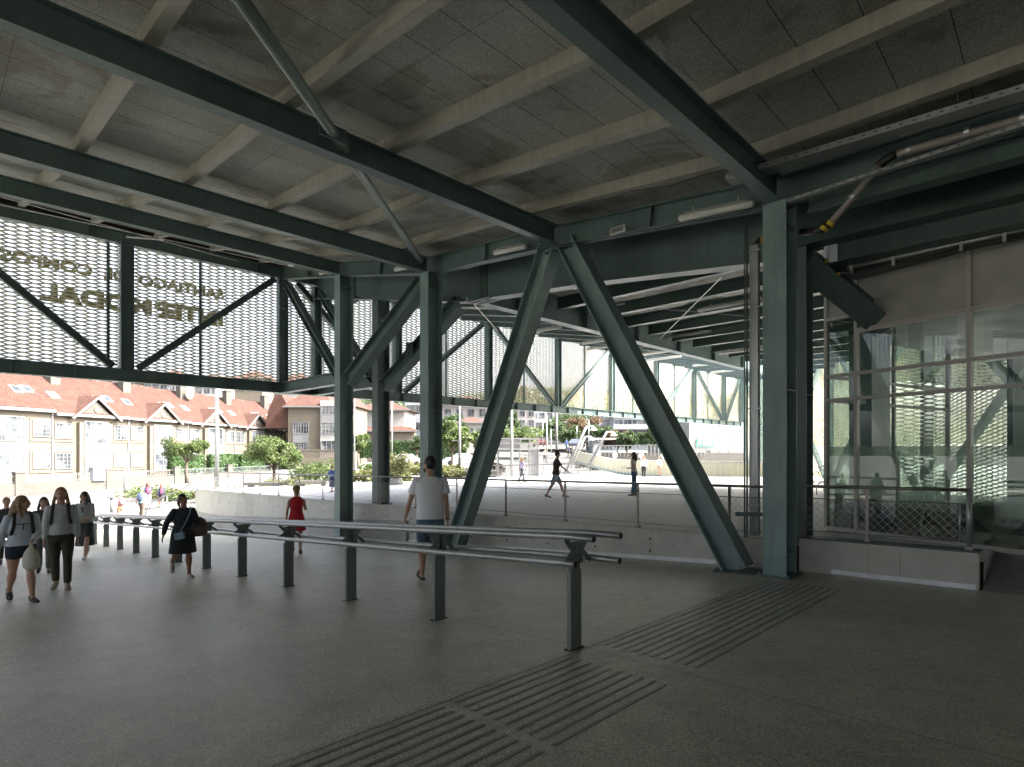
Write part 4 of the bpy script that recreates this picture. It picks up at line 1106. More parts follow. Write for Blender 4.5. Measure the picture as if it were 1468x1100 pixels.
for k, (u, Y, w, h, mt) in enumerate([(212, 46, 3.0, .9, 'leaf1'), (238, 45, 2.6, .8, 'leaf3'), (255, 43, 2.0, .7, 'leaf1'), (330, 36, 1.6, .9, 'leaf3'), (352, 37, 1.3, .8, 'leaf1'), (400, 35, 1.5, 1.1, 'leaf3'), (424, 34, 1.2, 1.0, 'leaf3'), (458, 42, 2.2, 1.9, 'leaf1'), (300, 40, 1.4, .9, 'leafred'),
    (440, 44, 2.0, 1.6, 'leaf2'), (520, 40, 1.6, 1.0, 'leaf3'), (560, 36, 1.0, 1.6, 'leaf3'), (575, 38, .9, 1.1, 'leaf3'), (545, 52, 2.4, 1.2, 'leaf1'), (600, 54, 2.8, 1.1, 'leaf3'), (640, 50, 2.2, 1.0, 'leaf3'), (668, 48, 2.0, 1.0, 'leaf3'), (880, 70, 4.5, 1.8, 'leaf3'), (920, 68, 3.6, 1.6, 'leaf1'), (845, 66, 2.5, 1.6, 'leaf2'), (706, 50, 1.4, 1.2, 'leafred')]):
    x, y, z = G0(u, Y)
    if k in (0, 1, 2): z = -3.85+EYE
    places = ['beside the street left of the small round tree', 'under the small round tree', 'right under the small round tree trunk', 'with orange tint behind the wall fence', 'behind the fence right of the tall lamp post', 'behind the red dress woman', 'just right of the red dress woman', 'yellow green, left of the left column', 'reddish, at the left end of the wall fence', 'dark, behind the left column', 'between the two left columns', 'tall and feathery beside the planter', 'small and right of the planter', 'behind the planter', 'in front of the silver car', 'under the round light green tree', 'behind the V brace left leg', 'on the slope behind the white masts', 'below the young green trees', 'dark, at the foot of the white masts', 'reddish, left of the lift house']
    bush(x, y, z, w*.8, h, 'loose shrub '+places[k], M[mt], 60+k, n=900, sz=.13 if Y < 50 else .22)
q0 = ray(575, 648, 96)
bush(q0.x+2, q0.y, q0.z-1, 9, 2.8, 'bright green clipped hedge in front of the white villa', M['leaf4'], 91, n=4200, sz=.25, name='hedge', group='hedges behind the garden walls', box=True, dirv=Vector((1, 0, 0)))

# ------------------------------------------------------------------ generic town buildings
def bldg(u0, u1, vt, vb, Y, depth, label, wall, roof=None, rh=2.0, rows=2, cols=3, win=(1.1, 1.3), name='house', oh=.5, balc=False, yaw=0, wpane=None):
    x0, x1 = (u0-734)/815*Y, (u1-734)/815*Y; z0, z1 = (645-vb)/815*Y+EYE, (645-vt)/815*Y+EYE
    B = thing(name, label, 'building' if name != 'house' else 'house', ((x0+x1)/2, Y+depth/2, z0))
    m = MB(); m.abox(x0, x1, Y, Y+depth, z0-2, z1); m.build('wall', wall, B)
    if roof:
        xm = (x0+x1)/2; e = oh
        m = MB(); hx = max((x1-x0)/2-depth/2, .3)
        v = [(x0-e, Y-e, z1), (x1+e, Y-e, z1), (x1+e, Y+depth+e, z1), (x0-e, Y+depth+e, z1), (xm-hx, Y+depth/2, z1+rh), (xm+hx, Y+depth/2, z1+rh)]
        v = [Vector(q)+UZ*.05 for q in v]
        m.add(v, [(0, 1, 5, 4), (1, 2, 5), (2, 3, 4, 5), (3, 0, 4), (3, 2, 1, 0)]); m.build('roof', roof, B)
        m = MB(); m.abox(x0-e-.06, x1+e+.06, Y-e-.06, Y-e, z1-.14, z1+.04); m.build('eave', M['white'], B)
    else:
        m = MB(); m.abox(x0-.1, x1+.1, Y-.1, Y+depth, z1, z1+.25); m.build('parapet', M['white'], B)
    H_ = z1-z0
    for r in range(rows):
        for c in range(cols):
            w, h = win
            q = Vector((x0+(x1-x0)*(c+.5)/cols, Y, z0+H_*(r+.55)/rows))
            window(B, q, Vector((1, 0, 0)), Vector((0, -1, 0)), w, h, 2, 2 if Y < 90 else 1, depth=.1)
    if balc:
        for r in range(rows):
            z = z0+H_*r/rows
            m = MB(); m.abox(x0-.3, x1+.3, Y-1.3, Y-.01, z, z+.18); m.abox(x0-.3, x1+.3, Y-1.35, Y-1.28, z+.2, z+1.0); m.build('balcony', M['renderg'], B)
    return B
# corner house
Yc = 80
cb = bldg(413, 470, 583, 690, Yc, 12, 'cream three storey corner house with white window panels, behind the left column', M['render'], M['tiles'], 4.2, 0, 0)
x0 = (413-734)/815*Yc
for (ua, ub, va, vb_, c, r) in ((420, 443, 605, 622, 6, 3), (420, 443, 634, 645, 6, 3), (461, 482, 582, 594, 4, 3), (461, 482, 606, 622, 4, 3), (461, 482, 632, 647, 3, 1)):
    p = ray((ua+ub)/2, (va+vb_)/2, Yc-(.5 if ua > 450 else 0)-.01); window(cb, p, Vector((1, 0, 0)), Vector((0, -1, 0)), (ub-ua)/815*Yc, (vb_-va)/815*Yc, c, r, depth=.12)
m = MB(); a, b = ray(459, 695, Yc-.5), ray(500, 574, Yc-.5); m.abox(a.x, b.x, Yc-.5, Yc-.01, a.z, b.z); m.build('wall', M['renderw'], cb)
m = MB(); a, b = ray(420, 634, Yc), ray(443, 622, Yc); m.abox(a.x, b.x, Yc-.08, Yc-.005, a.z, b.z); m.build('bay_panel', M['bayw'], cb)
m = MB(); a, b = ray(461, 606, Yc-.5), ray(482, 594, Yc-.5); m.abox(a.x, b.x, Yc-.6, Yc-.505, a.z, b.z); m.build('bay_panel', M['bayw'], cb)
m = MB(); a, b = ray(429, 657, Yc-2.5), ray(486, 646, Yc-2.5)
for k in range(26): m.box(Vector((lerp(a.x, b.x, k/25), Yc-2.5, (a.z+b.z)/2)), (.06, 0, 0), (0, .06, 0), UZ*(b.z-a.z)/2)
m.abox(a.x, b.x, Yc-2.6, Yc-2.4, b.z, b.z+.12); m.abox(a.x, b.x, Yc-2.6, Yc-.6, a.z-.3, a.z); m.abox(a.x, b.x, Yc-2.6, Yc-2.4, a.z-4, a.z-.3); m.build('balustrade', M['render'], cb)
m = MB(); fr = [ray(412.8, 614, 80.6), ray(412.8, 583, 80.6), ray(404, 566, 80.6), ray(394, 566, 80.6), ray(384, 590, 80.6), ray(380, 614, 80.6)]; bk = [q+Vector((0, 5, 0)) for q in fr]
m.add(fr+bk, [(5, 4, 3, 2, 1, 0), (6, 7, 8, 9, 10, 11)]+[(k, (k+1) % 6, (k+1) % 6+6, k+6) for k in range(6)]); m.build('tiled_side_gable', M['tiles'], cb)
bldg(486, 506, 583, 685, 92, 9, 'cream house with small windows seen just right of the left column', M['render'], M['tiles'], 2.2, 3, 2, (1.3, 1.4))
bldg(507, 580, 588, 668, 108, 12, 'white villa with a low red roof behind the clipped hedge', M['renderw'], M['tiles'], 2.4, 1, 3, (1.4, 2.4), oh=1.0)
bldg(520, 594, 618, 668, 106, 2, 'lower cream wing of the white villa with arched openings', M['render'], M['tiles'], .8, 1, 4, (1.5, 2.6), oh=.5)
bldg(584, 606, 575, 650, 135, 10, 'pale blue grey block with glazed balconies left of the lit column', M['renderb'], None, 1, 3, 3, (1.6, 1.8), 'apartment_building')
bldg(634, 700, 578, 640, 130, 12, 'white villa above the trees with a red hipped roof', M['renderw'], M['tiles'], 2.2, 2, 4, (1.5, 1.7), oh=1.2)
bldg(655, 694, 606, 636, 118, 10, 'small white house with red roof below the villa', M['renderw'], M['tiles'], 1.4, 1, 3, (1.2, 1.6), oh=.8)
bldg(742, 768, 585, 632, 118, 12, 'narrow white block with a red blind in its top window', M['renderw'], None, 1, 3, 2, (1.2, 1.6), 'apartment_building')
bldg(760, 850, 588, 625, 160, 16, 'long grey block with balconies high behind the trees', M['renderg'], None, 1, 2, 8, (1.6, 1.7), 'apartment_building', balc=True)
bldg(850, 886, 592, 640, 150, 14, 'pale grey block behind the white masts', M['renderb'], None, 1, 3, 5, (1.5, 1.7), 'apartment_building')
bldg(880, 985, 600, 632, 118, 18, 'light grey block with a curved white canopy roof beside the V brace', M['renderb'], None, 1, 2, 8, (1.8, 1.6), 'apartment_building', balc=True)
WB = bldg(988, 1090, 598, 672, 82, 25, 'long white windowless building with a green sign', M['renderw'], None, 1, 0, 0, name='warehouse')
m = MB(); a, b = ray(998, 641, 82), ray(1024, 629, 82); m.abox(a.x, b.x, 81.9, 81.99, a.z, b.z); sg = m.build('sign_panel', mat('green_sign', (.10, .36, .24), .5), WB)
m = MB()
for (ua, ub, va, vb_) in ((1000, 1022, 630.0, 631.6), (1006, 1023, 633, 636.2), (1008, 1021, 637.2, 639.4)): 
    a, b = ray(ua, vb_, 81.86), ray(ub, va, 81.86); m.abox(a.x, b.x, 81.86, 81.9, a.z, b.z)
c = ray(1002.5, 634.5, 81.86); m.tube([c, c+Vector((0, .04, 0))], .22, 12); sub(sg, 'faded_lettering', m, M['renderw'])
m = MB()
for u in (1052, 1054.5): a, b = ray(u, 633, 81.99), ray(u+1.6, 625, 81.99); m.abox(a.x, b.x, 81.9, 81.99, a.z, b.z)
for u in (1016, 1029, 1044): a, b = ray(u, 649, 81.5), ray(u+9, 645.5, 81.5); m.abox(a.x, b.x, 80.5, 81.9, a.z, b.z)
m.build('ventilation_unit', M['frame'], WB)
# long low walls in the distance
T = thing('boundary_wall', 'long weathered stone wall below the white building, with round pale lamps behind', 'stone wall', ray(960, 665, 62))
m = MB(); a, b = ray(862, 662, 62), ray(1092, 649, 62); m.abox(a.x, b.x, 62, 62.3, a.z-.6, b.z); m.build('wall', M['stonewall'], T)
m = MB(); a, b = ray(862, 651, 61.9), ray(1010, 649, 61.9)
for k in range(28): q = lerp(a, b, k/27); m.box(q+UZ*.3, (.03, 0, 0), (0, .03, 0), UZ*.6)
m.beam(a+UZ*.9, b+UZ*.9, .05, .05); m.build('railing', M['galvdark'], T)
for u in (951, 881.5, 919): 
    q = ray(u, 653, 60); TT = thing('globe_lamp', 'round pale globe lamp ' + {951: 'right of the woman in the white shirt', 881.5: 'left of the woman in jeans', 919: 'behind the woman in the white shirt'}[u], 'lamp', q-UZ*1.5, 'globe lamps by the far wall')
    m = MB(); m.ball(q, .30, .30, .30, 14, 8); m.build('globe', M['lampwhite'], TT, smooth=True); m = MB(); m.tube([q-UZ*.3, q-UZ*1.6], .04, 6); m.build('post', M['galv'], TT)
# curved bridge parapet with cream mesh
T = thing('bridge_parapet', 'long curved cream mesh parapet with a grey green base on the footbridge', 'parapet', ray(960, 700, 46))
def curve_pts():
    pix = [(822, 662, 645.5, 62), (850, 671, 653, 54), (880, 679, 658.5, 48), (910, 683.5, 660.5, 45), (950, 686.5, 661.5, 43), (1000, 688, 662, 42), (1050, 690.5, 662.5, 40.5), (1100, 692, 663.5, 39.5), (1180, 696, 664.5, 38)]
    return pix
pp = curve_pts(); mA = MB(); mB = MB(); mC = MB(); mD = MB()
for i in range(len(pp)-1):
    (u0, b0, t0, y0), (u1, b1, t1, y1) = pp[i], pp[i+1]
    B0, T0, B1, T1 = ray(u0, b0, y0), ray(u0, t0, y0), ray(u1, b1, y1), ray(u1, t1, y1)
    k0, k1 = .16, .18
    P0, P1 = lerp(B0, T0, k0), lerp(B1, T1, k1)
    nv = (B1-B0).cross(UZ).normalized()*.03
    mA.add([P0, P1, T1, T0, P0-nv, P1-nv, T1-nv, T0-nv], [(0, 1, 2, 3), (4, 7, 6, 5), (3, 2, 6, 7), (0, 4, 5, 1)])
    mB.add([B0+nv, B1+nv, P1+nv, P0+nv, B0-nv*2, B1-nv*2, P1-nv*2, P0-nv*2], [(0, 1, 2, 3), (3, 2, 6, 7), (4, 7, 6, 5)])
    mC.tube([T0, T1], .05, 8)
    n = 6
    for k in range(n): q0_, q1_ = lerp(B0, B1, k/n), lerp(T0, T1, k/n); mD = MB(); mD.beam(q0_+nv*1.2, q1_+nv*1.2, .035, .02, up=UB); mD.build('upright', M['mesh'], T)
mA.build('mesh_panel', mat('cream_perforated_panel', (.58, .56, .42), .5, var=.06, scale=20), T); mB.build('base_beam', M['greenlight'], T); mC.build('top_rail', M['frame'], T)
# glass lift house
Y = 46
T = thing('lift_house', 'small white framed glass lift house on the plaza edge', 'lift house', ray(744, 685, Y))
a, b = ray(712, 688, Y), ray(773, 628, Y); dpt = 3.4; xm = ray(745, 0, Y).x
m = MB(); m.abox(a.x, b.x, Y, Y+dpt, b.z-.1, b.z)
for x in (a.x, xm, (xm+b.x)/2, b.x-.08):
    m.abox(x, x+.09, Y-.02, Y+.06, a.z, b.z-.1); m.abox(x, x+.09, Y+dpt-.08, Y+dpt, a.z, b.z-.1)
zz = ray(0, 644, Y).z
for z in (zz, (zz+b.z)/2, a.z+.05): m.abox(a.x, b.x, Y-.03, Y+.05, z-.05, z+.05)
m.abox(a.x, a.x+.08, Y, Y+dpt, zz-.05, zz+.05); m.build('frame', M['white'], T)
m = MB(); m.abox(a.x+.1, xm-.01, Y+.07, Y+.1, zz+.06, b.z-.11); m.abox((xm+b.x)/2+.1, b.x-.09, Y+.07, Y+.1, a.z+.1, zz-.06); m.build('white_panel', M['bayw'], T)
m = MB()
for q0_, q1_, za, zb_ in ((a.x+.1, xm, a.z+.1, zz-.06), (xm+.1, (xm+b.x)/2, a.z+.1, zz-.06), (xm+.1, b.x-.1, zz+.06, b.z-.11)):
    m.add([(q0_, Y+.05, za), (q1_, Y+.05, za), (q1_, Y+.05, zb_), (q0_, Y+.05, zb_)], [(0, 1, 2, 3)])
m.build('pane', M['glassclear'], T)
# white railing by the lift house and ventilation grilles
T = thing('white_railing', 'white bar railing on the plaza edge between the lift house and the masts', 'railing', ray(780, 685, 38))
m = MB(); a, b = ray(682, 668, 40), ray(850, 665, 38)
m.beam(a, b, .07, .07); a2, b2 = ray(682, 682, 40), ray(840, 679, 38); m.beam(a2, b2, .05, .05)
for k in range(34): f = k/33; m.box((lerp(a, b, f)+lerp(a2, b2, f))/2, (.015, 0, 0), (0, .015, 0), UZ*.33)
for f in (0, .12, .3, .45, .6, .75, .9, 1): m.beam(lerp(a, b, f), lerp(a, b, f)-UZ*1.1+Vector((-.35, 0, 0)), .05, .05)
m.build('railing', M['white'], T)
# posts, masts, lamps
def mast(u0, v0, u1, v1, Y, r, label, arms=(), name='lamp_mast', group='white slanted masts', lamp=False):
    p0, p1 = ray(u0, v0, Y), ray(u1, v1, Y); T = thing(name, label, 'lamp post' if lamp else 'mast', p0, group)
    m = MB(); m.tube([p0, p1], r, 10, rs=[(r, r), (r*.75, r*.75)]); m.build('pole', M['white'], T, smooth=True)
    if arms:
        m = MB()
        for v, du in arms: q = ray(u0+(u1-u0)*(v0-v)/(v0-v1), v, Y); m.beam(q, q+Vector((du/815*Y, 0, 0)), .06, .06)
        m.build('arm', M['white'], T)
    if lamp:
        m = MB(); q = p1; m.tube([q, q+Vector((.45, 0, -.02))], .05, 6); m.rings([(q+Vector((.45, 0, .04)), .07, .07), (q+Vector((.5, 0, -.12)), .16, .14), (q+Vector((.55, 0, -.28)), .27, .22), (q+Vector((.55, 0, -.34)), .25, .2)], 12); m.build('lamp_head', M['lampwhite'], T, smooth=True)
mast(810, 678, 841, 611, 44, .13, 'left and tallest of the three slanted white masts with lamp heads', lamp=True)
mast(818, 672, 839, 626, 50, .11, 'middle of the three slanted white masts, the thinnest one', lamp=True)
mast(842, 672, 870, 619, 44, .12, 'right hand slanted white mast with lamp head', lamp=True)
def pole(u, vt, vb, Y, r, label, arms=(), mtl='galv', name='street_lamp', cat='street lamp', group='tall thin posts of the street and park'):
    p0, p1 = ray(u, vb, Y), ray(u, vt, Y); T = thing(name, label, cat, p0, group)
    m = MB(); m.tube([p0, p1], r, 8, rs=[(r, r), (r*.7, r*.7)]); m.build('pole', M[mtl], T, smooth=True)
    if arms:
        m = MB()
        for v, du in arms: q = ray(u, v, Y); m.beam(q, q+Vector((du/815*Y, 0, 0)), .07, .07)
        m.build('arm', M['white'], T)
pole(311, 540, 699, 40, .16, 'tall grey lamp post in front of the fourth and fifth houses')
pole(179.5, 645, 704, 50, .13, 'slim pale traffic signal post in front of the garden wall', arms=((650, 2), (657, 4), (664, 4)), name='traffic_signal', cat='signal post')
pole(508, 560, 700, 44, .07, 'thin bright post beside the left column', mtl='white')
pole(562, 575, 668, 52, .07, 'thin grey post seen left of the lit column')
pole(659, 580, 678, 50, .13, 'white mast with short cross arms behind the V brace left leg', arms=((590, 7), (604, 10), (632, -11)), mtl='white')
pole(733.5, 588, 685, 45, .14, 'white mast with short cross arms in front of the lift house', arms=((600, -11), (616, -9)), mtl='white')
pole(798, 592, 645, 70, .16, 'tall white mast in the middle of the far street', arms=((616, -7),), mtl='white')
pole(784, 595, 665, 60, .08, 'thin grey street lamp right of the lift house'); pole(790, 615, 648, 80, .07, 'short grey post on the far street'); pole(844, 603, 640, 90, .09, 'grey street lamp above the masts', arms=((603, -4),)); pole(827, 611, 634, 100, .08, 'distant grey lamp post left of the masts'); pole(778, 603, 640, 95, .08, 'distant thin lamp post right of the white mast')
T = thing('bollard_lamp', 'short white bollard with a flat dark cap on the forecourt', 'bollard', ray(160, 735, 33))
p = ray(160, 735, 33); m = MB(); m.tube([p, p+UZ*.85], .075, 14); m.build('post', M['white'], T, smooth=True); m = MB(); m.tube([p+UZ*.85, p+UZ*.92], .2, 16); m.build('cap', M['galvdark'], T)
# wooden planter with plant behind the fence
# cars
def car(x, y, z, ang, c, label, sc=1):
    T = thing('parked_car', label, 'car', (x, y, z), 'cars parked along the far street')
    Rm = Matrix.Rotation(ang, 3, 'Z')
    def W(p): return Rm @ (Vector(p)*sc)+Vector((x, y, z))
    m = MB(); prof = [(-2.1, .35), (-2.15, .75), (-1.9, .95), (-1.3, 1.0), (-.7, 1.42), (.7, 1.45), (1.35, 1.0), (2.0, .88), (2.12, .6), (2.1, .35)]
    vs = [W((px, sy*(.86 if pz < 1.1 else .66), pz)) for sy in (-1, 1) for px, pz in prof]; n = len(prof)
    m.add(vs, [tuple(range(n)), tuple(range(2*n-1, n-1, -1))]+[(i, i+n, (i+1) % n+n, (i+1) % n) for i in range(n)])
    m.build('body', mat('car_paint_'+label.split()[0], c, .3, .3, var=.03), T, bevel=.05)
    m = MB()
    for sy in (-1, 1): m.add([W((-1.15, sy*.83, 1.02)), W((1.15, sy*.83, 1.02)), W((.62, sy*.70, 1.38)), W((-.62, sy*.70, 1.38))], [(0, 1, 2, 3)])
    m.add([W((1.32, -.68, 1.04)), W((1.32, .68, 1.04)), W((.76, .6, 1.42)), W((.76, -.6, 1.42))], [(0, 1, 2, 3)]); m.build('window', M['win'], T)
    for px in (-1.35, 1.3):
        for sy in (-1, 1):
            m = MB(); q = W((px, sy*.86, .33)); ax = Rm @ Vector((0, 1, 0)); m.tube([q-ax*.1, q+ax*.03], .33*sc, 14); wo = m.build('wheel', M['black'], T)
            m = MB(); m.tube([q+ax*.031*sy, q+ax*(.036)*sy], .2*sc, 10); sub(wo, 'rim', m, M['galv'])
p = ray(663, 668, 66); car(p.x, p.y, p.z, .1, (.45, .47, .50), 'silver car parked behind the tall white mast')
p = ray(582, 670, 62); car(p.x, p.y, p.z, .05, (.62, .62, .6), 'white car parked low behind the planting left of the man')
p = ray(775, 641, 108); car(p.x, p.y, p.z, 1.2, (.14, .05, .045), 'reddish car on the far street'); p = ray(826, 643, 95); car(p.x, p.y, p.z, 1.3, (.1, .12, .15), 'dark car behind the slanted masts', 1.1)
# bus shelter far away
T = thing('bus_shelter', 'low dark glazed bus shelter with a pale roof among the far trees', 'bus shelter', ray(880, 641, 90))
m = MB(); a, b = ray(851, 642, 90), ray(985, 628, 90); m.abox(a.x, b.x, 90, 93, b.z-.25, b.z); m.build('roof', M['frame'], T)
m = MB(); 
for k in range(9): x = lerp(a.x+.3, b.x-.3, k/8); m.abox(x, x+.12, 92.4, 92.6, a.z, b.z-.25)
m.build('posts', M['galvdark'], T); m = MB(); m.abox(a.x+2, b.x, 92.6, 92.7, a.z+.3, b.z-.4); m.build('pane', M['win'], T)
# planter with yellow plant behind the fence
p = ray(568, 696, 33); T = thing('round_planter', 'pale cone shaped planter behind the fence left of the man', 'planter', p)
m = MB(); m.rings([(p+UZ*h, r, r) for r, h in ((.42, 0), (.34, .35), (.30, .5))], 20); m.build('pot', M['white'], T)
p2 = p+UZ*.5; bush(p2.x, p2.y, p2.z, .9, 1.5, 'yellow green feathery plant growing in the pale planter', M['leaf3'], 99, n=1200, sz=.09, name='plant', group=None)
# bicycle
def bicycle(x, y, z, ang, label, c):
    T = thing('bicycle', label, 'bicycle', (x, y, z), 'bicycles by the end facade'); Rm = Matrix.Rotation(ang, 3, 'Z')
    def W(px, pz, py=0): return Rm @ Vector((px, py, pz))+Vector((x, y, z))
    ax = Rm @ Vector((1, 0, 0))
    for px in (-.52, .52):
        m = MB(); n = 24
        m.tube([W(px+.33*math.cos(2*math.pi*k/n), .34+.33*math.sin(2*math.pi*k/n)) for k in range(n+1)], .018, 6, cap=False)
        wo = m.build('wheel', M['black'], T); m = MB()
        for k in range(8): a = math.pi*k/8; m.tube([W(px-.31*math.cos(a), .34-.31*math.sin(a)), W(px+.31*math.cos(a), .34+.31*math.sin(a))], .003, 3)
        sub(wo, 'spokes', m, M['galv'])
    m = MB()
    for a, b in (((-.52, .34), (-.2, .80)), ((-.52, .34), (-.02, .32)), ((-.02, .32), (-.22, .86)), ((-.02, .32), (.38, .78)), ((-.2, .78), (.36, .82)), ((.52, .34), (.34, .92))): m.tube([W(*a), W(*b)], .016, 6)
    m.build('frame', mat('bicycle_paint', c, .4), T)
    m = MB(); m.ball(W(-.24, .90), .12, .06, .03, 10, 5); m.build('saddle', M['black'], T)
    m = MB(); m.tube([W(.33, .95), W(.30, 1.0, -.25)], .012, 6); m.tube([W(.33, .95), W(.30, 1.0, .25)], .012, 6); m.build('handlebar', M['black'], T)
p = ray(1179, 694, 30.5); bicycle(p.x, p.y, p.z, .5, 'dark bicycle leaning by the full height mesh facade behind the pale column', (.05, .05, .05))
p = ray(1183, 716, 21); bicycle(p.x+.35, p.y, p.z, .3, 'reddish bicycle wheel peeping out beside the left edge of the glass shop', (.3, .03, .03))
# low benches on the far plaza slope (grey blocks) and planted kerbs
for k, (u, v, Y, w, lab) in enumerate([(380, 702, 34, 2.4, 'pale stone bench behind the fence left of the red dress woman'), (448, 700, 33, 1.8, 'pale stone bench behind the fence right of the red dress woman'), (690, 682, 43, 2.6, 'long low pale bench behind the V brace left leg')]):
    p = ray(u, v, Y); m = MB(); m.box(p+UZ*.35, (w/2, 0, 0), (0, .25, 0), UZ*.08); m.box(p+UZ*.13+Vector((-w*.35, 0, 0)), (.12, 0, 0), (0, .2, 0), UZ*.14); m.box(p+UZ*.13+Vector((w*.35, 0, 0)), (.12, 0, 0), (0, .2, 0), UZ*.14)
    tag(m.build('stone_bench', M['stonewall'], origin=p, bevel=.02), lab, 'bench', 'stone benches behind the fence')
# distant roofs behind the row of houses (seen through the mesh)
for k in range(7):
    u = 20+k*62; Y = 118+7*(k % 3); bldg(u, u+46, 548-6*(k % 2), 600, Y, 12, ['white', 'grey', 'cream', 'white', 'pale', 'grey', 'cream'][k]+' town house behind the terrace roofs, %s from the left' % ['first', 'second', 'third', 'fourth', 'fifth', 'sixth', 'seventh'][k], [M['renderw'], M['renderg'], M['render']][k % 3], M['tiles'], 2.4, 2, 4, (1.4, 1.5), oh=.6)
for i in range(10):
    rnd = random.Random(i); u = 560+i*52; Y = 170+20*(i % 3)
    treeat(u, 552+12*(i % 3), 634, Y, 100, 'broad dark tree on the far hillside, %s from the left' % ['first', 'second', 'third', 'fourth', 'fifth', 'sixth', 'seventh', 'eighth', 'ninth', 'tenth'][i], M['leaf2'], 130+i, n=1500, sz=.7, clear=.15, group='trees on the far hillside', trunk=.3)
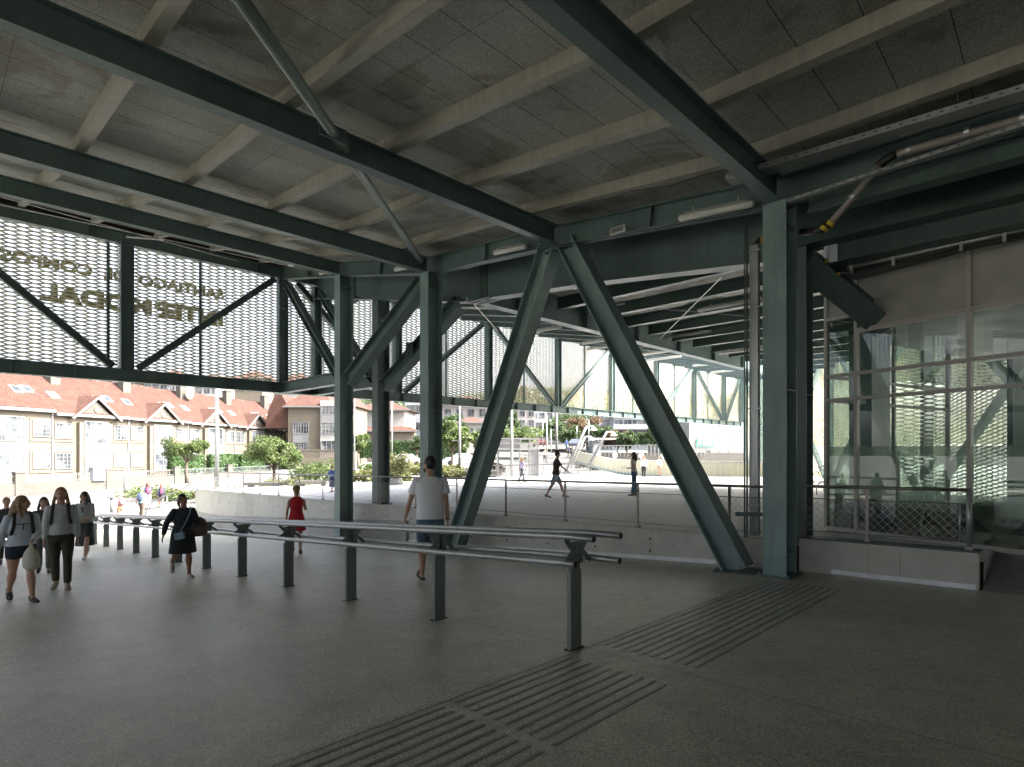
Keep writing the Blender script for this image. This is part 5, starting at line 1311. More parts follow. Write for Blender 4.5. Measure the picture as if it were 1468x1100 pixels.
# ------------------------------------------------------------------ people
def rotx(p, c, a):
    p = Vector(p)-c; ca, sa = math.cos(a), math.sin(a)
    return Vector((p.x, p.y*ca-p.z*sa, p.y*sa+p.z*ca))+c
def rotz(p, c, a):
    p = Vector(p)-c; ca, sa = math.cos(a), math.sin(a)
    return Vector((p.x*ca-p.y*sa, p.x*sa+p.y*ca, p.z))+c
PEL = Vector((0, 0, .92)); NECK = Vector((0, 0, 1.46))
def person(u, vb, Y, h, face, label, skin='skin', legs=((25, 12), (-18, 20)), arms=((-15, 8, 20, 0), (20, 8, 25, 0)), lean=4, turn=0, nod=0,
           top=None, sleeve=.5, bottom=None, kind='trousers', blen=1.0, hair='long', hairm='hairblond', shoe=None, female=True, detail=2, group=None, dx=0, sock=None, build=1.0, X=None):
    """face = heading in degrees (0 = away from the camera, 180 = towards it, 90 = to the left in the photo)"""
    face = face+math.degrees(math.atan((734-u)/815))
    def surf(Y_):
        X_ = (u-734)/815*Y_; t_ = (KB*Y_-X_)/(KB-KA); s_ = Y_-t_
        if s_ < 6.88: return floorz(t_, s_) if t_ < 22.5 else -3.845
        return plazaz(t_, s_) if t_ < 22.8 else groundz(X_, Y_)-.03
    if Y < 50:
        best = min((abs(645-surf(y_)*815/y_-vb), y_) for y_ in [Y*(.75+.5*k_/400) for k_ in range(401)])
        if best[0] < 2.5: h *= best[1]/Y; Y = best[1]; vb = 645-surf(Y)*815/Y
        elif label.split()[0]: print('PERSON', u, vb, Y, 'surface', surf(Y), 'wanted', (645-vb)/815*Y)
    X = (u-734)/815*Y; gz_ = (645-vb)/815*Y+EYE
    P = thing('person', label, 'person', (X, Y, gz_), group); sc = h/1.70
    fin = detail >= 2
    vox = {2: .0105, 1: .018, 0: .028}[detail]
    L_ = {}
    def mk(): return MB()
    # ---- lower limbs
    bodyL, bodyU, bodyH = mk(), mk(), mk()
    leg_pts = []; feet = []; hw = .088
    def ankz(th, kb): return .90-math.cos(R(th))*.42-math.cos(R(th-kb))*.41
    legs = [list(x) for x in legs]; fr_ = 0 if legs[0][0] >= legs[1][0] else 1; base_ = ankz(*legs[fr_])
    while ankz(*legs[1-fr_]) < base_ and legs[1-fr_][1] < 90: legs[1-fr_][1] += 1
    def pitch(i): return .10 if i == fr_ and legs[fr_][0] > 8 else -math.asin(max(0, min(.75, (ankz(*legs[i])-base_)/.17)))
    for sd_, (th, kb) in zip((-1, 1), legs):
        t, k = R(th), R(kb)
        hip = Vector((sd_*hw, 0, .90)); d1 = Vector((0, math.sin(t), -math.cos(t))); kn = hip+d1*.42+Vector((0, 0, 0)); d2 = Vector((0, math.sin(t-k), -math.cos(t-k))); an = kn+d2*.41
        fa = pitch(0 if sd_ < 0 else 1)
        f = Vector((sd_*.12, math.cos(fa), math.sin(fa))).normalized()
        leg_pts.append((hip, kn, an)); feet.append((an, f))
        c1 = hip+d1*.20; c2 = kn+d2*.12
        bodyL.tube([hip+UZ*.02, c1, kn, c2, kn+d2*.27, an], .05, 12, rs=[(.088*build,)*2, (.078*build,)*2, (.053,)*2, (.056*build,)*2, (.043,)*2, (.034,)*2])
        bodyL.tube([an, an+f*.05-UZ*.045, an+f*.12-UZ*.055, an+f*.19-UZ*.06], .03, 8, rs=[(.035, .035), (.036, .032), (.038, .022), (.028, .016)])
        if detail: bodyL.ball(an-f*.025-UZ*.04, .03, .035, .03, 8, 6)
    sh = (.165 if female else .195)*(1+.3*(build-1)); ww = (.125 if female else .150)*build; hp = (.168 if female else .155)*build
    tr = [(.84, hp*.93, .105), (.92, hp, .118*build), (1.0, (hp+ww)/2, .105*build), (1.09, ww, .092*build), (1.2, ww*1.08, .105*build), (1.29, sh*.93, .112*build), (1.37, sh*.96, .09), (1.42, sh*.62, .066), (1.45, .058, .055), (1.53, .050, .052)]
    bodyU.rings([((0, 0 if z < 1.42 else .008, z), a, b) for z, a, b in tr], 18)
    arm_pts = []
    for sd_, (a, b, e, c) in zip((-1, 1), arms):
        a, b, e, c = R(a), R(b), R(e), R(c)
        s0 = Vector((sd_*(sh-.008), 0, 1.368)); d1 = Vector((sd_*math.sin(b), math.sin(a)*math.cos(b), -math.cos(a)*math.cos(b))).normalized(); el = s0+d1*.28
        d2 = Vector((sd_*math.sin(b)*.5-sd_*math.sin(c), math.sin(a+e)*math.cos(c), -math.cos(a+e)*math.cos(c))).normalized(); wr = el+d2*.245
        arm_pts.append((s0, el, wr, d1, d2))
        bodyU.tube([s0, s0+d1*.12, el, el+d2*.07, wr], .04, 10, rs=[(.046*build,)*2, (.041*build,)*2, (.034,)*2, (.036,)*2, (.024,)*2])
        side = d2.cross(Vector((sd_, 0, 0))); side = side.normalized() if side.length > .1 else Vector((0, 1, 0)); pn = side.cross(d2).normalized()
        if detail: bodyU.tube([wr, wr+d2*.03, wr+d2*.085], .02, 8, rs=[(.024, .02), (.036, .015), (.038, .014)] if abs(d2.z) > .9 else [(.020, .024), (.016, .036), (.015, .038)])
        else: bodyU.ball(wr+d2*.06, .03, .03, .05, 6, 5)
        if fin:
            for k in range(4):
                o = wr+d2*.08+side*(k-1.5)*.0185; ln = (.062, .074, .068, .052)[k]; cu = pn*(-sd_)*.012*(1+k*.2)
                bodyU.tube([o, o+d2*ln*.5+cu*.3, o+d2*ln*.95+cu*1.6], .009, 6, rs=[(.0095,)*2, (.0088,)*2, (.0075,)*2])
            o = wr+d2*.025-side*(-.028); bodyU.tube([o, o+side*.018+d2*.025, o+side*.024+d2*.058], .01, 6, rs=[(.012,)*2, (.0105,)*2, (.008,)*2])
    hc = Vector((0, .012, 1.605))
    bodyH.ball(hc+Vector((0, -.006, .012)), .073, .092, .098, 18, 12); bodyH.ball(hc+Vector((0, .030, -.045)), .052, .056, .058, 12, 8)
    bodyH.tube([Vector((0, .0, 1.47)), Vector((0, .006, 1.56))], .05, 12)
    if detail:
        bodyH.tube([hc+Vector((0, .084, .02)), hc+Vector((0, .104, -.018)), hc+Vector((0, .088, -.026))], .012, 6, rs=[(.008,)*2, (.014,)*2, (.010,)*2])
        for s_ in (-1, 1): bodyH.ball(hc+Vector((s_*.074, -.004, -.01)), .010, .018, .028, 8, 6)
        bodyH.ball(hc+Vector((0, .080, -.052)), .022, .012, .010, 8, 5)
    # transforms
    la = -R(lean); ta = R(turn); na = -R(nod)
    up = lambda p: rotx(p, PEL, la)
    hd = lambda p: up(rotz(rotx(p, NECK, na), NECK, ta))
    low = min(min((p[2] for p in bodyL.v)), 9)
    zoff = -(low-.022)
    ca, sa = math.cos(R(face)), math.sin(R(face))
    def W(p): p = Vector(p); x, y, z = p.x*sc, p.y*sc, (p.z+zoff)*sc; return Vector((x*ca-y*sa+X, x*sa+y*ca+Y, z+gz_))
    def tf(m, f=None): m.v = [tuple(W(f(p) if f else p)) for p in m.v]; return m
    def merge(*ms):
        o = MB()
        for q in ms: o.add(q.v, q.f)
        return o
    def rem(o, v):
        r_ = o.modifiers.new('remesh', 'REMESH'); r_.mode = 'VOXEL'; r_.voxel_size = v; r_.use_smooth_shade = True
        s_ = o.modifiers.new('smooth', 'SMOOTH'); s_.iterations = 4 if v < .02 else 2; s_.factor = .5
        return o
    full = merge(tf(bodyL), tf(bodyU, up), tf(bodyH, hd))
    rem(full.build('body', M[skin], P, smooth=True), vox)
    # ---- face details
    if detail:
        m = MB(); ey = []
        for s_ in (-1, 1): m.ball(hc+Vector((s_*.030, .083, .012)), .011, .006, .006, 8, 5)
        tf(m, hd).build('eyes', M['black'], P)
        m = MB()
        for s_ in (-1, 1): m.tube([hc+Vector((s_*.014, .088, .030)), hc+Vector((s_*.032, .086, .035)), hc+Vector((s_*.046, .074, .030))], .0035, 5)
        tf(m, hd).build('eyebrows', M['hairdark'], P)
        m = MB(); m.ball(hc+Vector((0, .089, -.052)), .022, .006, .005, 8, 5); tf(m, hd).build('mouth', cmat('lips', (.28, .09, .08)), P)
    # ---- clothes
    vb_ = .013 if detail == 2 else .02
    if kind in ('trousers', 'shorts'):
        m = MB(); g = 1.14 if kind == 'trousers' else 1.22
        m.rings([((0, 0, .80), hp*.98, .112), ((0, 0, .92), hp*1.05, .128*build), ((0, 0, 1.03), ww*1.10+.01, .108*build)], 16)
        for (hip, kn, an) in leg_pts:
            pts = [hip, hip*.55+kn*.45, kn, kn*.5+an*.5, an+UZ*.02]; rr = [.094*build, .086*build, .066, .062, .056]
            if kind == 'shorts':
                f = blen; pts = [hip, hip*.5+kn*.5 if f > .5 else hip*.75+kn*.25, hip*(1-f)+kn*f]; rr = [.098*build, .096*build, .088*build]
            elif blen > 1: rr = [.092*build, .080*build, .060, .070, .095]
            m.tube(pts, .08, 12, rs=[(r_,)*2 for r_ in rr])
        rem(tf(m).build('trousers' if kind == 'trousers' else 'shorts', bottom, P, smooth=True), vb_)
    elif kind in ('skirt', 'dress'):
        m = MB(); ze = .92-blen; f = feetspread = max(p[2].y for p in leg_pts)*.35
        m.rings([((0, 0, ze), hp*1.28, hp*1.12), ((0, 0, ze+.02), hp*1.27, hp*1.1), ((0, 0, lerp(ze, .92, .5)), hp*1.16, hp*.95), ((0, 0, .93), hp*1.05, .125), ((0, 0, 1.05), ww*1.08, .105)], 20)
        for i, (hip, kn, an) in enumerate(leg_pts): m.tube([hip, hip*.5+kn*.5, hip*.15+kn*.85 if blen > .4 else hip*.5+kn*.5], .1, 10, rs=[(.105,)*2, (.105,)*2, (.10,)*2])
        rem(tf(m).build('skirt', bottom, P, smooth=True), vb_)
    if top:
        m = MB(); zb_ = .86 if not female or kind == 'dress' else .93
        g = .012 if female else .028
        m.rings([((0, 0, zb_), (hp+g+.006 if zb_ < .9 else hp*1.03+g*.5), .118*build+g)]+[((0, 0 if z < 1.42 else .004, z), a+g, b+g*.8) for z, a, b in tr[2:8] if z > zb_]+[((0, .004, 1.445), .075 if sleeve > 0 else .07, .068)], 18)
        if sleeve > 0:
            for (s0, el, wr, d1, d2) in arm_pts:
                gs = .014 if female else .017
                if sleeve <= .5: pts = [s0-Vector((s0.x*.35, 0, -.004)), s0-d1*.01, s0+d1*.10, s0+d1*.28*min(1, sleeve*1.5)]; rr = [.042*build, .050*build+gs*.6, .048*build+gs, .046*build+gs*1.4]
                else: pts = [s0-Vector((s0.x*.35, 0, -.004)), s0-d1*.01, s0+d1*.12, el, el+d2*.12, wr-d2*(.245*(1-sleeve)*2+.004)]; rr = [.042*build, .050*build+gs*.6, .046*build+gs, .042+gs, .042+gs*.8, .034+gs*.4]
                m.tube(pts, .05, 12, rs=[(r_,)*2 for r_ in rr]); rb = .050*build+gs*.7; m.ball(s0, rb, rb, rb, 12, 8)
        rem(tf(m, up).build('top', top, P, smooth=True), vb_)
    # ---- shoes
    if shoe:
        for an, f in feet:
            m = MB(); m.tube([an-f*.055-UZ*.035, an-f*.03-UZ*.04, an+f*.05-UZ*.048, an+f*.13-UZ*.062, an+f*.20-UZ*.072], .04, 10, rs=[(.030, .034), (.040, .044), (.044, .040), (.046, .030), (.034, .018)])
            m.rings([(an-f*.03-UZ*.02, .042, .045), (an-f*.02+UZ*.02, .040, .042)], 10)
            tf(m).build('shoe', shoe, P, smooth=True)
            if detail:
                s_ = MB(); s_.tube([an-f*.06-UZ*.078, an+f*.06-UZ*.086, an+f*.205-UZ*.090], .04, 8, rs=[(.036, .008), (.044, .009), (.034, .008)])
                sub(COL.objects[-1] if False else P['o'], 'sole', tf(s_), M['lampwhite'])
    # ---- hair
    m = MB(); hm = M[hairm]
    m.ball(hc+Vector((0, -.020, .026)), .084, .094, .105, 16, 10)
    if hair == 'long':
        m.tube([hc+Vector((0, -.045, .03)), hc+Vector((0, -.068, -.08)), hc+Vector((0, -.085, -.20)), hc+Vector((0, -.085, -.30))], .06, 12, rs=[(.085, .055), (.098, .058), (.105, .045), (.06, .025)])
        for s_ in (-1, 1): m.tube([hc+Vector((s_*.058, -.03, .05)), hc+Vector((s_*.082, -.025, -.05)), hc+Vector((s_*.098, .005, -.14)), hc+Vector((s_*.09, .03, -.22))], .03, 8, rs=[(.028,)*2, (.026,)*2, (.030,)*2, (.016,)*2])
    elif hair == 'pony':
        m.ball(hc+Vector((0, -.11, .04)), .03, .035, .035, 8, 6)
        m.tube([hc+Vector((0, -.12, .03)), hc+Vector((0, -.15, -.06)), hc+Vector((0, -.13, -.16))], .03, 8, rs=[(.025,)*2, (.034,)*2, (.014,)*2])
    elif hair == 'bob':
        m.tube([hc+Vector((0, -.03, .03)), hc+Vector((0, -.045, -.04)), hc+Vector((0, -.05, -.115))], .06, 12, rs=[(.09, .07), (.105, .07), (.085, .05)])
        for k in range(10):
            a = k*.63; m.ball(hc+Vector((math.cos(a)*.075, math.sin(a)*.06-.03, .05+.03*math.sin(3*a))), .035, .035, .035, 8, 5)
    elif hair == 'curly':
        for k in range(14):
            a = k*2.4; m.ball(hc+Vector((math.cos(a)*.055, math.sin(a)*.06-.02, .075+.03*math.sin(5*a))), .038, .038, .035, 8, 5)
    ho = tf(m, hd).build('hair', hm, P, smooth=True)
    if detail: rem(ho, .010)
    return dict(P=P, W=W, up=up, hd=hd, arm=arm_pts, feet=feet, hc=hc, leg=leg_pts, tf=tf, rem=rem, sh=sh, ww=ww, hp=hp)
_cm = {}
def cmat(name, c, **k):
    if name not in _cm: _cm[name] = cloth(name, c, **k)
    return _cm[name]
def free(m, name, mtl, label, cat, group=None, smooth=True, remv=None):
    o = m.build(name, mtl, smooth=smooth, origin=m.v[0]); tag(o, label, cat, group)
    if remv:
        r_ = o.modifiers.new('remesh', 'REMESH'); r_.mode = 'VOXEL'; r_.voxel_size = remv; r_.use_smooth_shade = True
        s_ = o.modifiers.new('smooth', 'SMOOTH'); s_.iterations = 4
    return o
def backpack(q, mtl, label, big=1.0, straps=True, chest=False):
    up, W = q['up'], q['W']
    m = MB(); m.rings([((0, -.20*big, 1.0), .11*big, .06), ((0, -.22*big, 1.06), .15*big, .10), ((0, -.22*big, 1.22), .155*big, .11), ((0, -.19*big, 1.36), .13*big, .08), ((0, -.17, 1.42), .07, .04)], 14)
    q['tf'](m, up); o = free(m, 'backpack', mtl, label, 'backpack')
    p = MB(); p.box((0, -.325*big, 1.14), (.10*big, 0, 0), (0, .02, 0), (0, 0, .07)); q['tf'](p, up); sub(o, 'front_pocket', p, mtl)
    if straps:
        for s_ in (-1, 1):
            m = MB(); x = s_*(q['sh']*.60)
            m.tube([(x, -.12, 1.38), (x, -.06, 1.455), (x, .03, 1.455), (x*1.05, .115, 1.38), (x*1.15, .135, 1.25), (x*1.35, .08, 1.12), (x*1.25, -.08, 1.08)], .02, 8, rs=[(.024, .010)]*7)
            q['tf'](m, up); sub(o, 'strap', m, M['black'], smooth=True)
        if chest:
            m = MB(); m.tube([(-q['sh']*.62, .135, 1.30), (0, .150, 1.295), (q['sh']*.62, .135, 1.30)], .012, 6, rs=[(.014, .006)]*3); m.tube([(0, .15, 1.29), (0, .14, 1.2)], .008, 5); q['tf'](m, up); sub(o, 'chest_strap', m, M['black'])
    return o
# group at left, walking up the ramp towards the camera
W_ = cmat
for _n, _c in (('dark_blue_top', (.05, .06, .12)), ('dark_top', (.05, .05, .055)), ('blue_top', (.06, .12, .32)), ('red_dress', (.50, .018, .028)), ('pink_shirt', (.40, .22, .24))): W_(_n, _c)
A = person(30, 862, 8.8, 1.64, 190, 'woman at the left edge in pale blue shirt and navy shorts, head turned right', turn=62, legs=((24, 6), (-12, 26)), arms=((14, 8, 62, 30), (-12, 14, 12, 0)),
     top=W_('pale_blue_shirt', (.52, .58, .66)), sleeve=.95, bottom=W_('navy_shorts', (.02, .03, .055)), kind='shorts', blen=.42, hair='long', hairm='hairblond', shoe=W_('dark_grey_shoe', (.05, .055, .06)), detail=2, lean=6, build=1.14, group='people walking up the ramp')
backpack(A, M['black'], 'black backpack with a chest strap on the woman at the far left', 1.0, True, True)
B = person(88, 845, 9.58, 1.68, 176, 'woman in white sweater and olive trousers walking towards us', turn=0, nod=-4, legs=((8, 3), (-8, 8)), arms=((4, 9, 10, 0), (2, 9, 8, 0)),
     top=W_('white_sweater', (.50, .54, .55)), sleeve=.98, bottom=W_('olive_trousers', (.050, .047, .035)), kind='trousers', hair='long', hairm='hairblond', shoe=W_('beige_shoe', (.30, .26, .18)), detail=2, lean=8, build=1.08, group='people walking up the ramp')
backpack(B, M['black'], 'dark backpack worn by the woman in the white sweater', .95)
C_ = person(122, 801, 14.9, 1.74, 160, 'girl with long dark hair, black and white top and long skirt', turn=-35, legs=((20, 6), (-16, 30)), arms=((10, 6, 60, 35), (10, 8, 50, 30)),
     top=W_('black_white_top', (.30, .30, .30)), sleeve=.6, bottom=W_('charcoal_skirt', (.035, .038, .04)), kind='skirt', blen=.58, hair='long', hairm='hairdark', shoe=W_('white_sneaker', (.6, .62, .62)), detail=2, group='people walking up the ramp')
m = MB(); m.box((0, .128, 1.26), (.012, 0, 0), (0, .004, 0), (0, 0, .05)); m.box((0, .128, 1.32), (.05, 0, 0), (0, .004, 0), (0, 0, .012)); C_['tf'](m, C_['up']).build('letter_T_print', M['black'], C_['P'])
D_ = person(63, 822, 12.4, 1.62, 178, 'girl with dark hair mostly hidden between the two nearest women', legs=((10, 5), (-10, 15)), top=W_('dark_top', (.05, .05, .055)), sleeve=.95, bottom=W_('grey_trousers', (.10, .11, .11)), kind='trousers', hair='long', hairm='hairdark', shoe=M['black'], detail=1, group='people walking up the ramp')
E_ = person(9, 810, 14.3, 1.66, 185, 'person in dark clothes hidden behind the woman at the far left edge', legs=((12, 5), (-10, 15)), top=W_('dark_top', (.05, .05, .055)), sleeve=.95, bottom=W_('black_trousers', (.015, .015, .018)), kind='trousers', hair='pony', hairm='hairblond', shoe=M['black'], detail=1, group='people walking up the ramp')
# carrier bag held by A, grey bag behind B
wr = A['W'](A['up'](A['arm'][0][2]+A['arm'][0][4]*.07))
m = MB(); m.rings([(wr+UZ*.02, .012, .012), (wr-UZ*.06, .03, .02), (wr-UZ*.14, .09, .07), (wr-UZ*.26, .125, .09), (wr-UZ*.36, .12, .085), (wr-UZ*.42, .07, .05)], 14)
free(m, 'carrier_bag', W_('cream_plastic_bag', (.50, .50, .42)), 'full cream plastic bag held by the woman in navy shorts', 'bag')
# dark haired woman alone by the rail
F_ = person(262, 828, 10.8, 1.56, 193, 'woman in navy jacket and black skirt walking beside the leaning rail', skin='skind', turn=24, nod=-14, legs=((12, 6), (-16, 42)), arms=((2, 26, 16, 4), (22, 14, 62, 34))[::-1] if False else ((22, 14, 62, 34), (2, 30, 14, 0)),
     top=W_('navy_jacket', (.022, .032, .045)), sleeve=.96, bottom=W_('black_skirt', (.018, .022, .026)), kind='skirt', blen=.42, hair='pony', hairm='hairdark', shoe=W_('white_sandal', (.45, .42, .38)), detail=2, lean=7, build=1.22, group='people walking up the ramp')
a0 = F_['W'](F_['up'](Vector((-.28, -.06, 1.02))))
m = MB(); m.rings([(a0-UZ*.20, .10, .08), (a0-UZ*.16, .19, .13), (a0-UZ*.02, .20, .14), (a0+UZ*.12, .15, .10), (a0+UZ*.17, .07, .05)], 16)
bg_ = free(m, 'shoulder_bag', W_('mauve_brown_bag', (.14, .10, .095)), 'round mauve brown shoulder bag on the woman in the navy jacket', 'bag')
m = MB(); up, Wf = F_['up'], F_['W']; m.tube([Wf(up(Vector(p))) for p in ((-.26, -.04, 1.15), (-.13, .06, 1.42), (-.13, -.05, 1.44), (-.27, -.10, 1.15))], .012, 6); sub(bg_, 'strap', m, W_('mauve_brown_bag', (0, 0, 0)))
a1 = Wf(up(Vector((.10, .20, .90))))
m = MB(); m.box(a1, (.085, 0, .015), (0, .03, 0), (-.01, 0, .062)); bg2 = free(m, 'belt_bag', W_('light_blue_pouch', (.22, .32, .38)), 'small light blue pouch at the hip of the woman in the navy jacket', 'bag', smooth=False)
m = MB(); m.tube([Wf(up(Vector(p))) for p in ((.10, .19, .96), (0, .165, 1.15), (-.09, .14, 1.36), (-.12, 0, 1.45))], .010, 6); sub(bg2, 'strap', m, W_('light_blue_pouch', (0, 0, 0)))
wr = Wf(up(F_['arm'][0][2]+F_['arm'][0][4]*.11+Vector((0, 0, .02)))); m = MB(); m.box(wr, (.065, 0, .01), (0, .035, .02), (0, -.002, .005)); free(m, 'phone', M['black'], 'dark phone in the hand of the woman in the navy jacket', 'phone', smooth=False)
# woman in red
G_ = person(425, 793, 14.5, 1.70, 0, 'woman in a short red dress with blond hair, walking away down the ramp', legs=((18, 4), (-10, 12)), arms=((-8, 12, 8, 0), (18, 12, 100, 10)), top=W_('red_dress', (.50, .018, .028)), sleeve=0, bottom=W_('red_dress', (0, 0, 0)), kind='dress', blen=.34,
     hair='bob', hairm='hairblond', shoe=W_('tan_heel', (.22, .15, .09)), detail=2, lean=2, build=1.08)
# tall man in white
H_ = person(617, 835, 9.17, 2.0, 8, 'tall man in white T-shirt and denim shorts seen from behind', turn=42, legs=((16, 6), (-8, 12)), arms=((16, 16, 14, -4), (-6, 6, 10, 0)), top=W_('white_tshirt', (.84, .86, .90), var=.02), sleeve=.40, bottom=W_('denim_shorts', (.10, .16, .23)), kind='shorts', blen=.86,
     hair='short', hairm='hairdark', shoe=None, female=False, detail=2, lean=4, build=1.05)
for an, f in H_['feet']:
    m = MB(); m.tube([an-f*.06-UZ*.078, an+f*.06-UZ*.088, an+f*.22-UZ*.092], .04, 8, rs=[(.040, .012), (.050, .012), (.040, .010)]); H_['tf'](m).build('sandal', M['black'], H_['P'])
    m = MB(); m.tube([an+f*.06-UZ*.03, an+f*.14-UZ*.045], .05, 10, rs=[(.046, .034), (.048, .028)]); so = H_['tf'](m).build('sandal_strap', M['black'], H_['P'])
    m = MB(); 
    for k in range(3): m.tube([an+f*(.075+k*.025)-UZ*.03, an+f*(.084+k*.025)-UZ*.031], .05, 10, rs=[(.048, .036)]*2)
    sub(so, 'white_stripes', H_['tf'](m), M['white'])
m = MB(); hc = H_['hc']; m.ball(hc+Vector((0, .045, -.065)), .052, .052, .042, 12, 8); H_['tf'](m, H_['hd']).build('beard', M['hairdark'], H_['P'], smooth=True)
m = MB()
for s_ in (-1, 1): m.tube([hc+Vector((s_*.030+.022*math.cos(k*.7), .104, .010+.018*math.sin(k*.7))) for k in range(10)], .003, 5); m.tube([hc+Vector((s_*.052, .10, .014)), hc+Vector((s_*.08, .0, .01))], .003, 5)
free(H_['tf'](m, H_['hd']), 'glasses', M['black'], 'thin glasses worn by the tall man in white', 'glasses')
ww_ = H_['arm'][1]; m = MB(); m.tube([ww_[2]-ww_[4]*.02, ww_[2]-ww_[4]*.005], .03, 10); H_['tf'](m, H_['up']).build('wristband', M['black'], H_['P'])
# plaza people
I_ = person(797, 714, 21.3, 1.76, -88, 'man in brown T-shirt and pale blue shorts striding right on the plaza', legs=((24, 6), (-20, 10)), arms=((-6, 6, 8, 0), (44, 12, 12, 0)), top=W_('brown_tshirt', (.060, .042, .036)), sleeve=.5, bottom=W_('pale_blue_shorts', (.30, .38, .44)), kind='shorts', blen=.95,
     hair='curly', hairm='hairdark', shoe=W_('grey_shoe', (.2, .2, .2)), female=False, detail=1, build=1.02)
J_ = person(909, 711, 22.4, 1.68, 80, 'woman with long black hair in a white top and jeans looking at her phone', legs=((3, 2), (-3, 4)), arms=((-4, 4, 95, 10), (-4, 4, 95, 10)), nod=-12, top=W_('cream_top', (.5, .48, .42)), sleeve=.3, bottom=W_('blue_jeans', (.07, .12, .19)), kind='trousers', blen=1.1,
     hair='long', hairm='hairdark', shoe=M['black'], detail=1)
a = J_['W'](J_['up'](Vector((.17, -.02, .92)))); m = MB(); m.rings([(a-UZ*.14, .07, .05), (a, .09, .05), (a+UZ*.07, .05, .03)], 10); m.tube([a+UZ*.06, a+UZ*.42], .008, 5); free(m, 'handbag', M['black'], 'black handbag of the woman in jeans', 'bag')
a = J_['W'](J_['up'](Vector((0.05, .42, 1.14)))); m = MB(); m.box(a, (.06, 0, .02), (0, .035, 0), (0, 0, .006)); free(m, 'phone', M['black'], 'phone held by the woman in jeans', 'phone', smooth=False)
far = [(923, 687.5, 39.7, 1.68, 176, 'woman in a white shirt and black trousers walking towards us on the far plaza', ('white_shirt', (.6, .6, .62)), .9, ('black_trousers', (.015, .015, .018)), 'trousers', 1, 'long', 'hairblond'),
 (945, 683, 47, 1.62, 170, 'person in white shirt with bare legs nearest the V brace', ('white_shirt', 0), .6, ('beige_shorts', (.4, .32, .25)), 'shorts', .5, 'short', 'hairblond'),
 (748, 692, 36.5, 1.62, -60, 'woman in a lilac top and dark trousers walking past the lift house', ('lilac_top', (.45, .38, .52)), .5, ('dark_trousers', (.06, .06, .08)), 'trousers', 1, 'long', 'hairblond'),
 (203, 744, 32, 1.70, -30, 'grey haired man in a teal shirt with a dark backpack on the forecourt', ('teal_shirt', (.14, .30, .32)), .5, ('brown_trousers', (.12, .09, .075)), 'trousers', 1, 'short', 'hairgrey'),
 (173, 748, 31, 1.55, 20, 'person in a pink checked shirt and orange shorts on the forecourt', ('pink_shirt', (.40, .22, .24)), .8, ('orange_shorts', (.5, .28, .14)), 'shorts', .6, 'short', 'hairgrey'),
 (212, 731, 36, 1.66, 10, 'girl with reddish hair and white trousers standing on the forecourt', ('dark_blue_top', (.05, .06, .12)), .5, ('white_trousers', (.65, .65, .65)), 'trousers', 1, 'long', 'hairred'),
 (231, 729, 36.5, 1.52, 5, 'girl in dark clothes with bare legs standing on the forecourt', ('dark_blue_top', 0), .9, ('black_skirt', 0), 'skirt', .25, 'long', 'hairred'),
 (476, 706, 33, 1.5, 150, 'person in blue behind the fence just left of the left column', ('blue_top', (.06, .12, .32)), .9, ('dark_blue_skirt', (.03, .04, .10)), 'skirt', .6, 'short', 'hairdark'),
 (781, 664, 64, 1.62, 0, 'distant person in dark trousers beside the lift house', ('grey_top', (.35, .33, .30)), .6, ('dark_trousers', 0), 'trousers', 1, 'short', 'hairblond'),
 (815, 655, 76, 1.5, 180, 'distant person in black sitting place left of the slanted masts', ('dark_blue_top', 0), .9, ('black_trousers', 0), 'trousers', 1, 'short', 'hairdark'),
 (819, 655.5, 75, 1.5, 170, 'second distant person in black next to the slanted masts', ('dark_top', 0), .9, ('black_trousers', 0), 'trousers', 1, 'short', 'hairdark'),
 (841, 667, 58, 1.35, 180, 'dark clad person behind the curved parapet', ('dark_top', 0), .9, ('black_trousers', 0), 'trousers', 1, 'short', 'hairdark'),
 (851, 668, 58, 1.3, 180, 'person in red behind the curved parapet', ('red_top', (.45, .03, .05)), .9, ('black_trousers', 0), 'trousers', 1, 'short', 'hairdark'),
 (812, 644, 100, 1.7, 180, 'distant person in bright blue on the far street', ('blue_top', 0), .9, ('blue_jeans', 0), 'trousers', 1, 'short', 'hairdark')]
M['hairred'] = mat('auburn_hair', (.16, .05, .035), .55, var=.3)
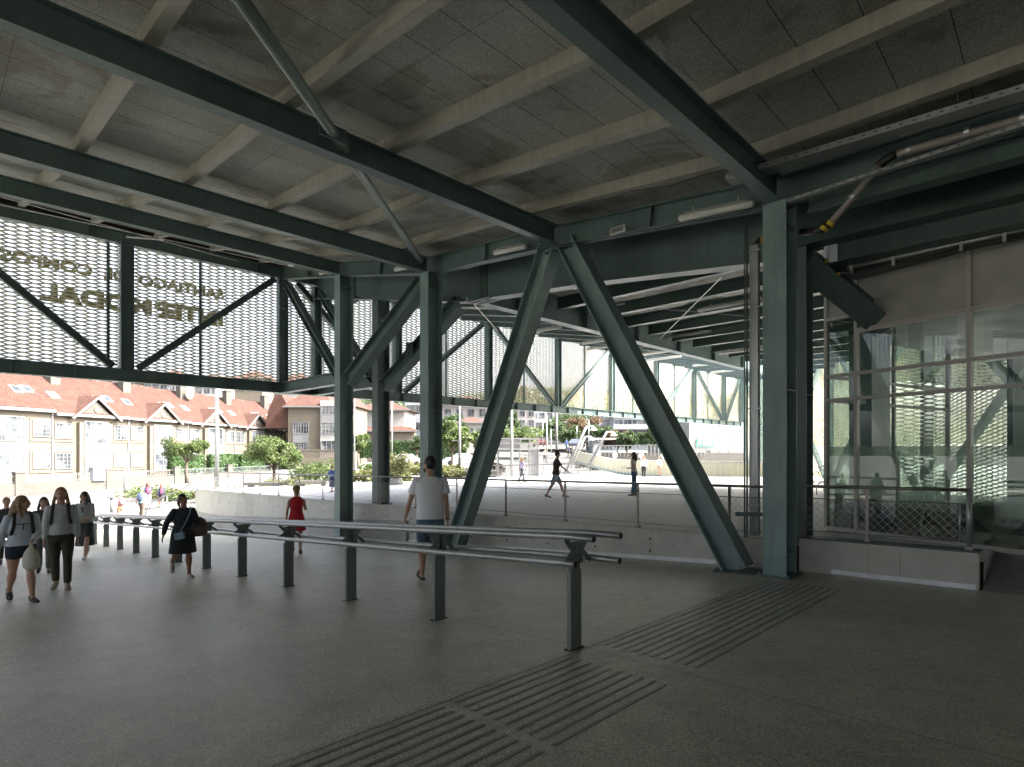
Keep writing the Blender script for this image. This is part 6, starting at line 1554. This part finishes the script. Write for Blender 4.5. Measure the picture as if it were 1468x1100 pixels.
for i, (u, vb, Y, h, fc, lab, tp, slv, bt, kd, bl, hr_, hm_) in enumerate(far):
    q = person(u, vb, Y, h, fc, lab, legs=((20, 5), (-16, 12)) if i % 2 == 0 else ((4, 2), (-4, 4)), top=W_(tp[0], tp[1]), sleeve=slv, bottom=W_(bt[0], bt[1]), kind=kd, blen=bl, hair=hr_, hairm=hm_, shoe=M['black'], female='man' not in lab.split()[:3] or 'woman' in lab, detail=1 if Y < 45 else 0)
    if i == 3:
        backpack(q, W_('dark_blue_top', 0), 'dark backpack of the grey haired man', .9)
        a = q['W'](q['arm'][0][2]-UZ*.1); m = MB(); m.box(a-UZ*.2, (.14, 0, 0), (0, .05, 0), (0, 0, .2)); free(m, 'carrier_bag', M['frame'], 'pale bag carried by the grey haired man', 'bag', smooth=False)
    if i == 4: backpack(q, W_('pink_shirt', 0), 'pinkish backpack on the person in orange shorts', .9)
    if i == 5: backpack(q, W_('red_bag', (.25, .05, .10)), 'dark red backpack of the girl in white trousers', .9)
    if i == 6: backpack(q, W_('dark_red_bag', (.09, .03, .06)), 'dark backpack of the girl with bare legs', .85)
# ------------------------------------------------------------------ camera, light, world
cam = bpy.data.cameras.new('camera'); co = bpy.data.objects.new('camera', cam); COL.objects.link(co)
co.location = (0, 0, EYE); co.rotation_euler = (R(90), 0, 0)
cam.sensor_width = 36; cam.lens = 815/1468*36; cam.shift_y = 95/1468; cam.clip_end = 3000; cam.clip_start = .05
scn.camera = co
SUN_AZ = Vector((.98, -.18, 0)).normalized(); EL = R(44)
sd3 = Vector((SUN_AZ.x*math.cos(EL), SUN_AZ.y*math.cos(EL), math.sin(EL)))
sun = bpy.data.lights.new('sun', 'SUN'); sun.energy = 2.3; sun.angle = R(.5); sun.color = (1, .95, .87)
so = bpy.data.objects.new('sun', sun); COL.objects.link(so); so.rotation_euler = sd3.to_track_quat('Z', 'Y').to_euler()
so.location = (0, 0, 60)
w = bpy.data.worlds.new('World'); scn.world = w; w.use_nodes = True; nt = w.node_tree
sky = nt.nodes.new('ShaderNodeTexSky'); sky.sky_type = 'NISHITA'; sky.sun_disc = False; sky.sun_elevation = EL; sky.sun_rotation = math.atan2(SUN_AZ.x, SUN_AZ.y)
sky.air_density = .5; sky.dust_density = 8; sky.ozone_density = .2
bg = nt.nodes['Background']; bg.inputs['Strength'].default_value = .15; hs = nt.nodes.new('ShaderNodeHueSaturation'); hs.inputs['Saturation'].default_value = .5; nt.links.new(sky.outputs[0], hs.inputs['Color']); nt.links.new(hs.outputs[0], bg.inputs[0])
scn.view_settings.view_transform = 'Standard'; scn.view_settings.look = 'None'; scn.view_settings.gamma = 1
scn.view_settings.exposure = 2.75
scn.render.engine = 'CYCLES'
scn.cycles.max_bounces = 8; scn.cycles.diffuse_bounces = 5; scn.cycles.transparent_max_bounces = 24
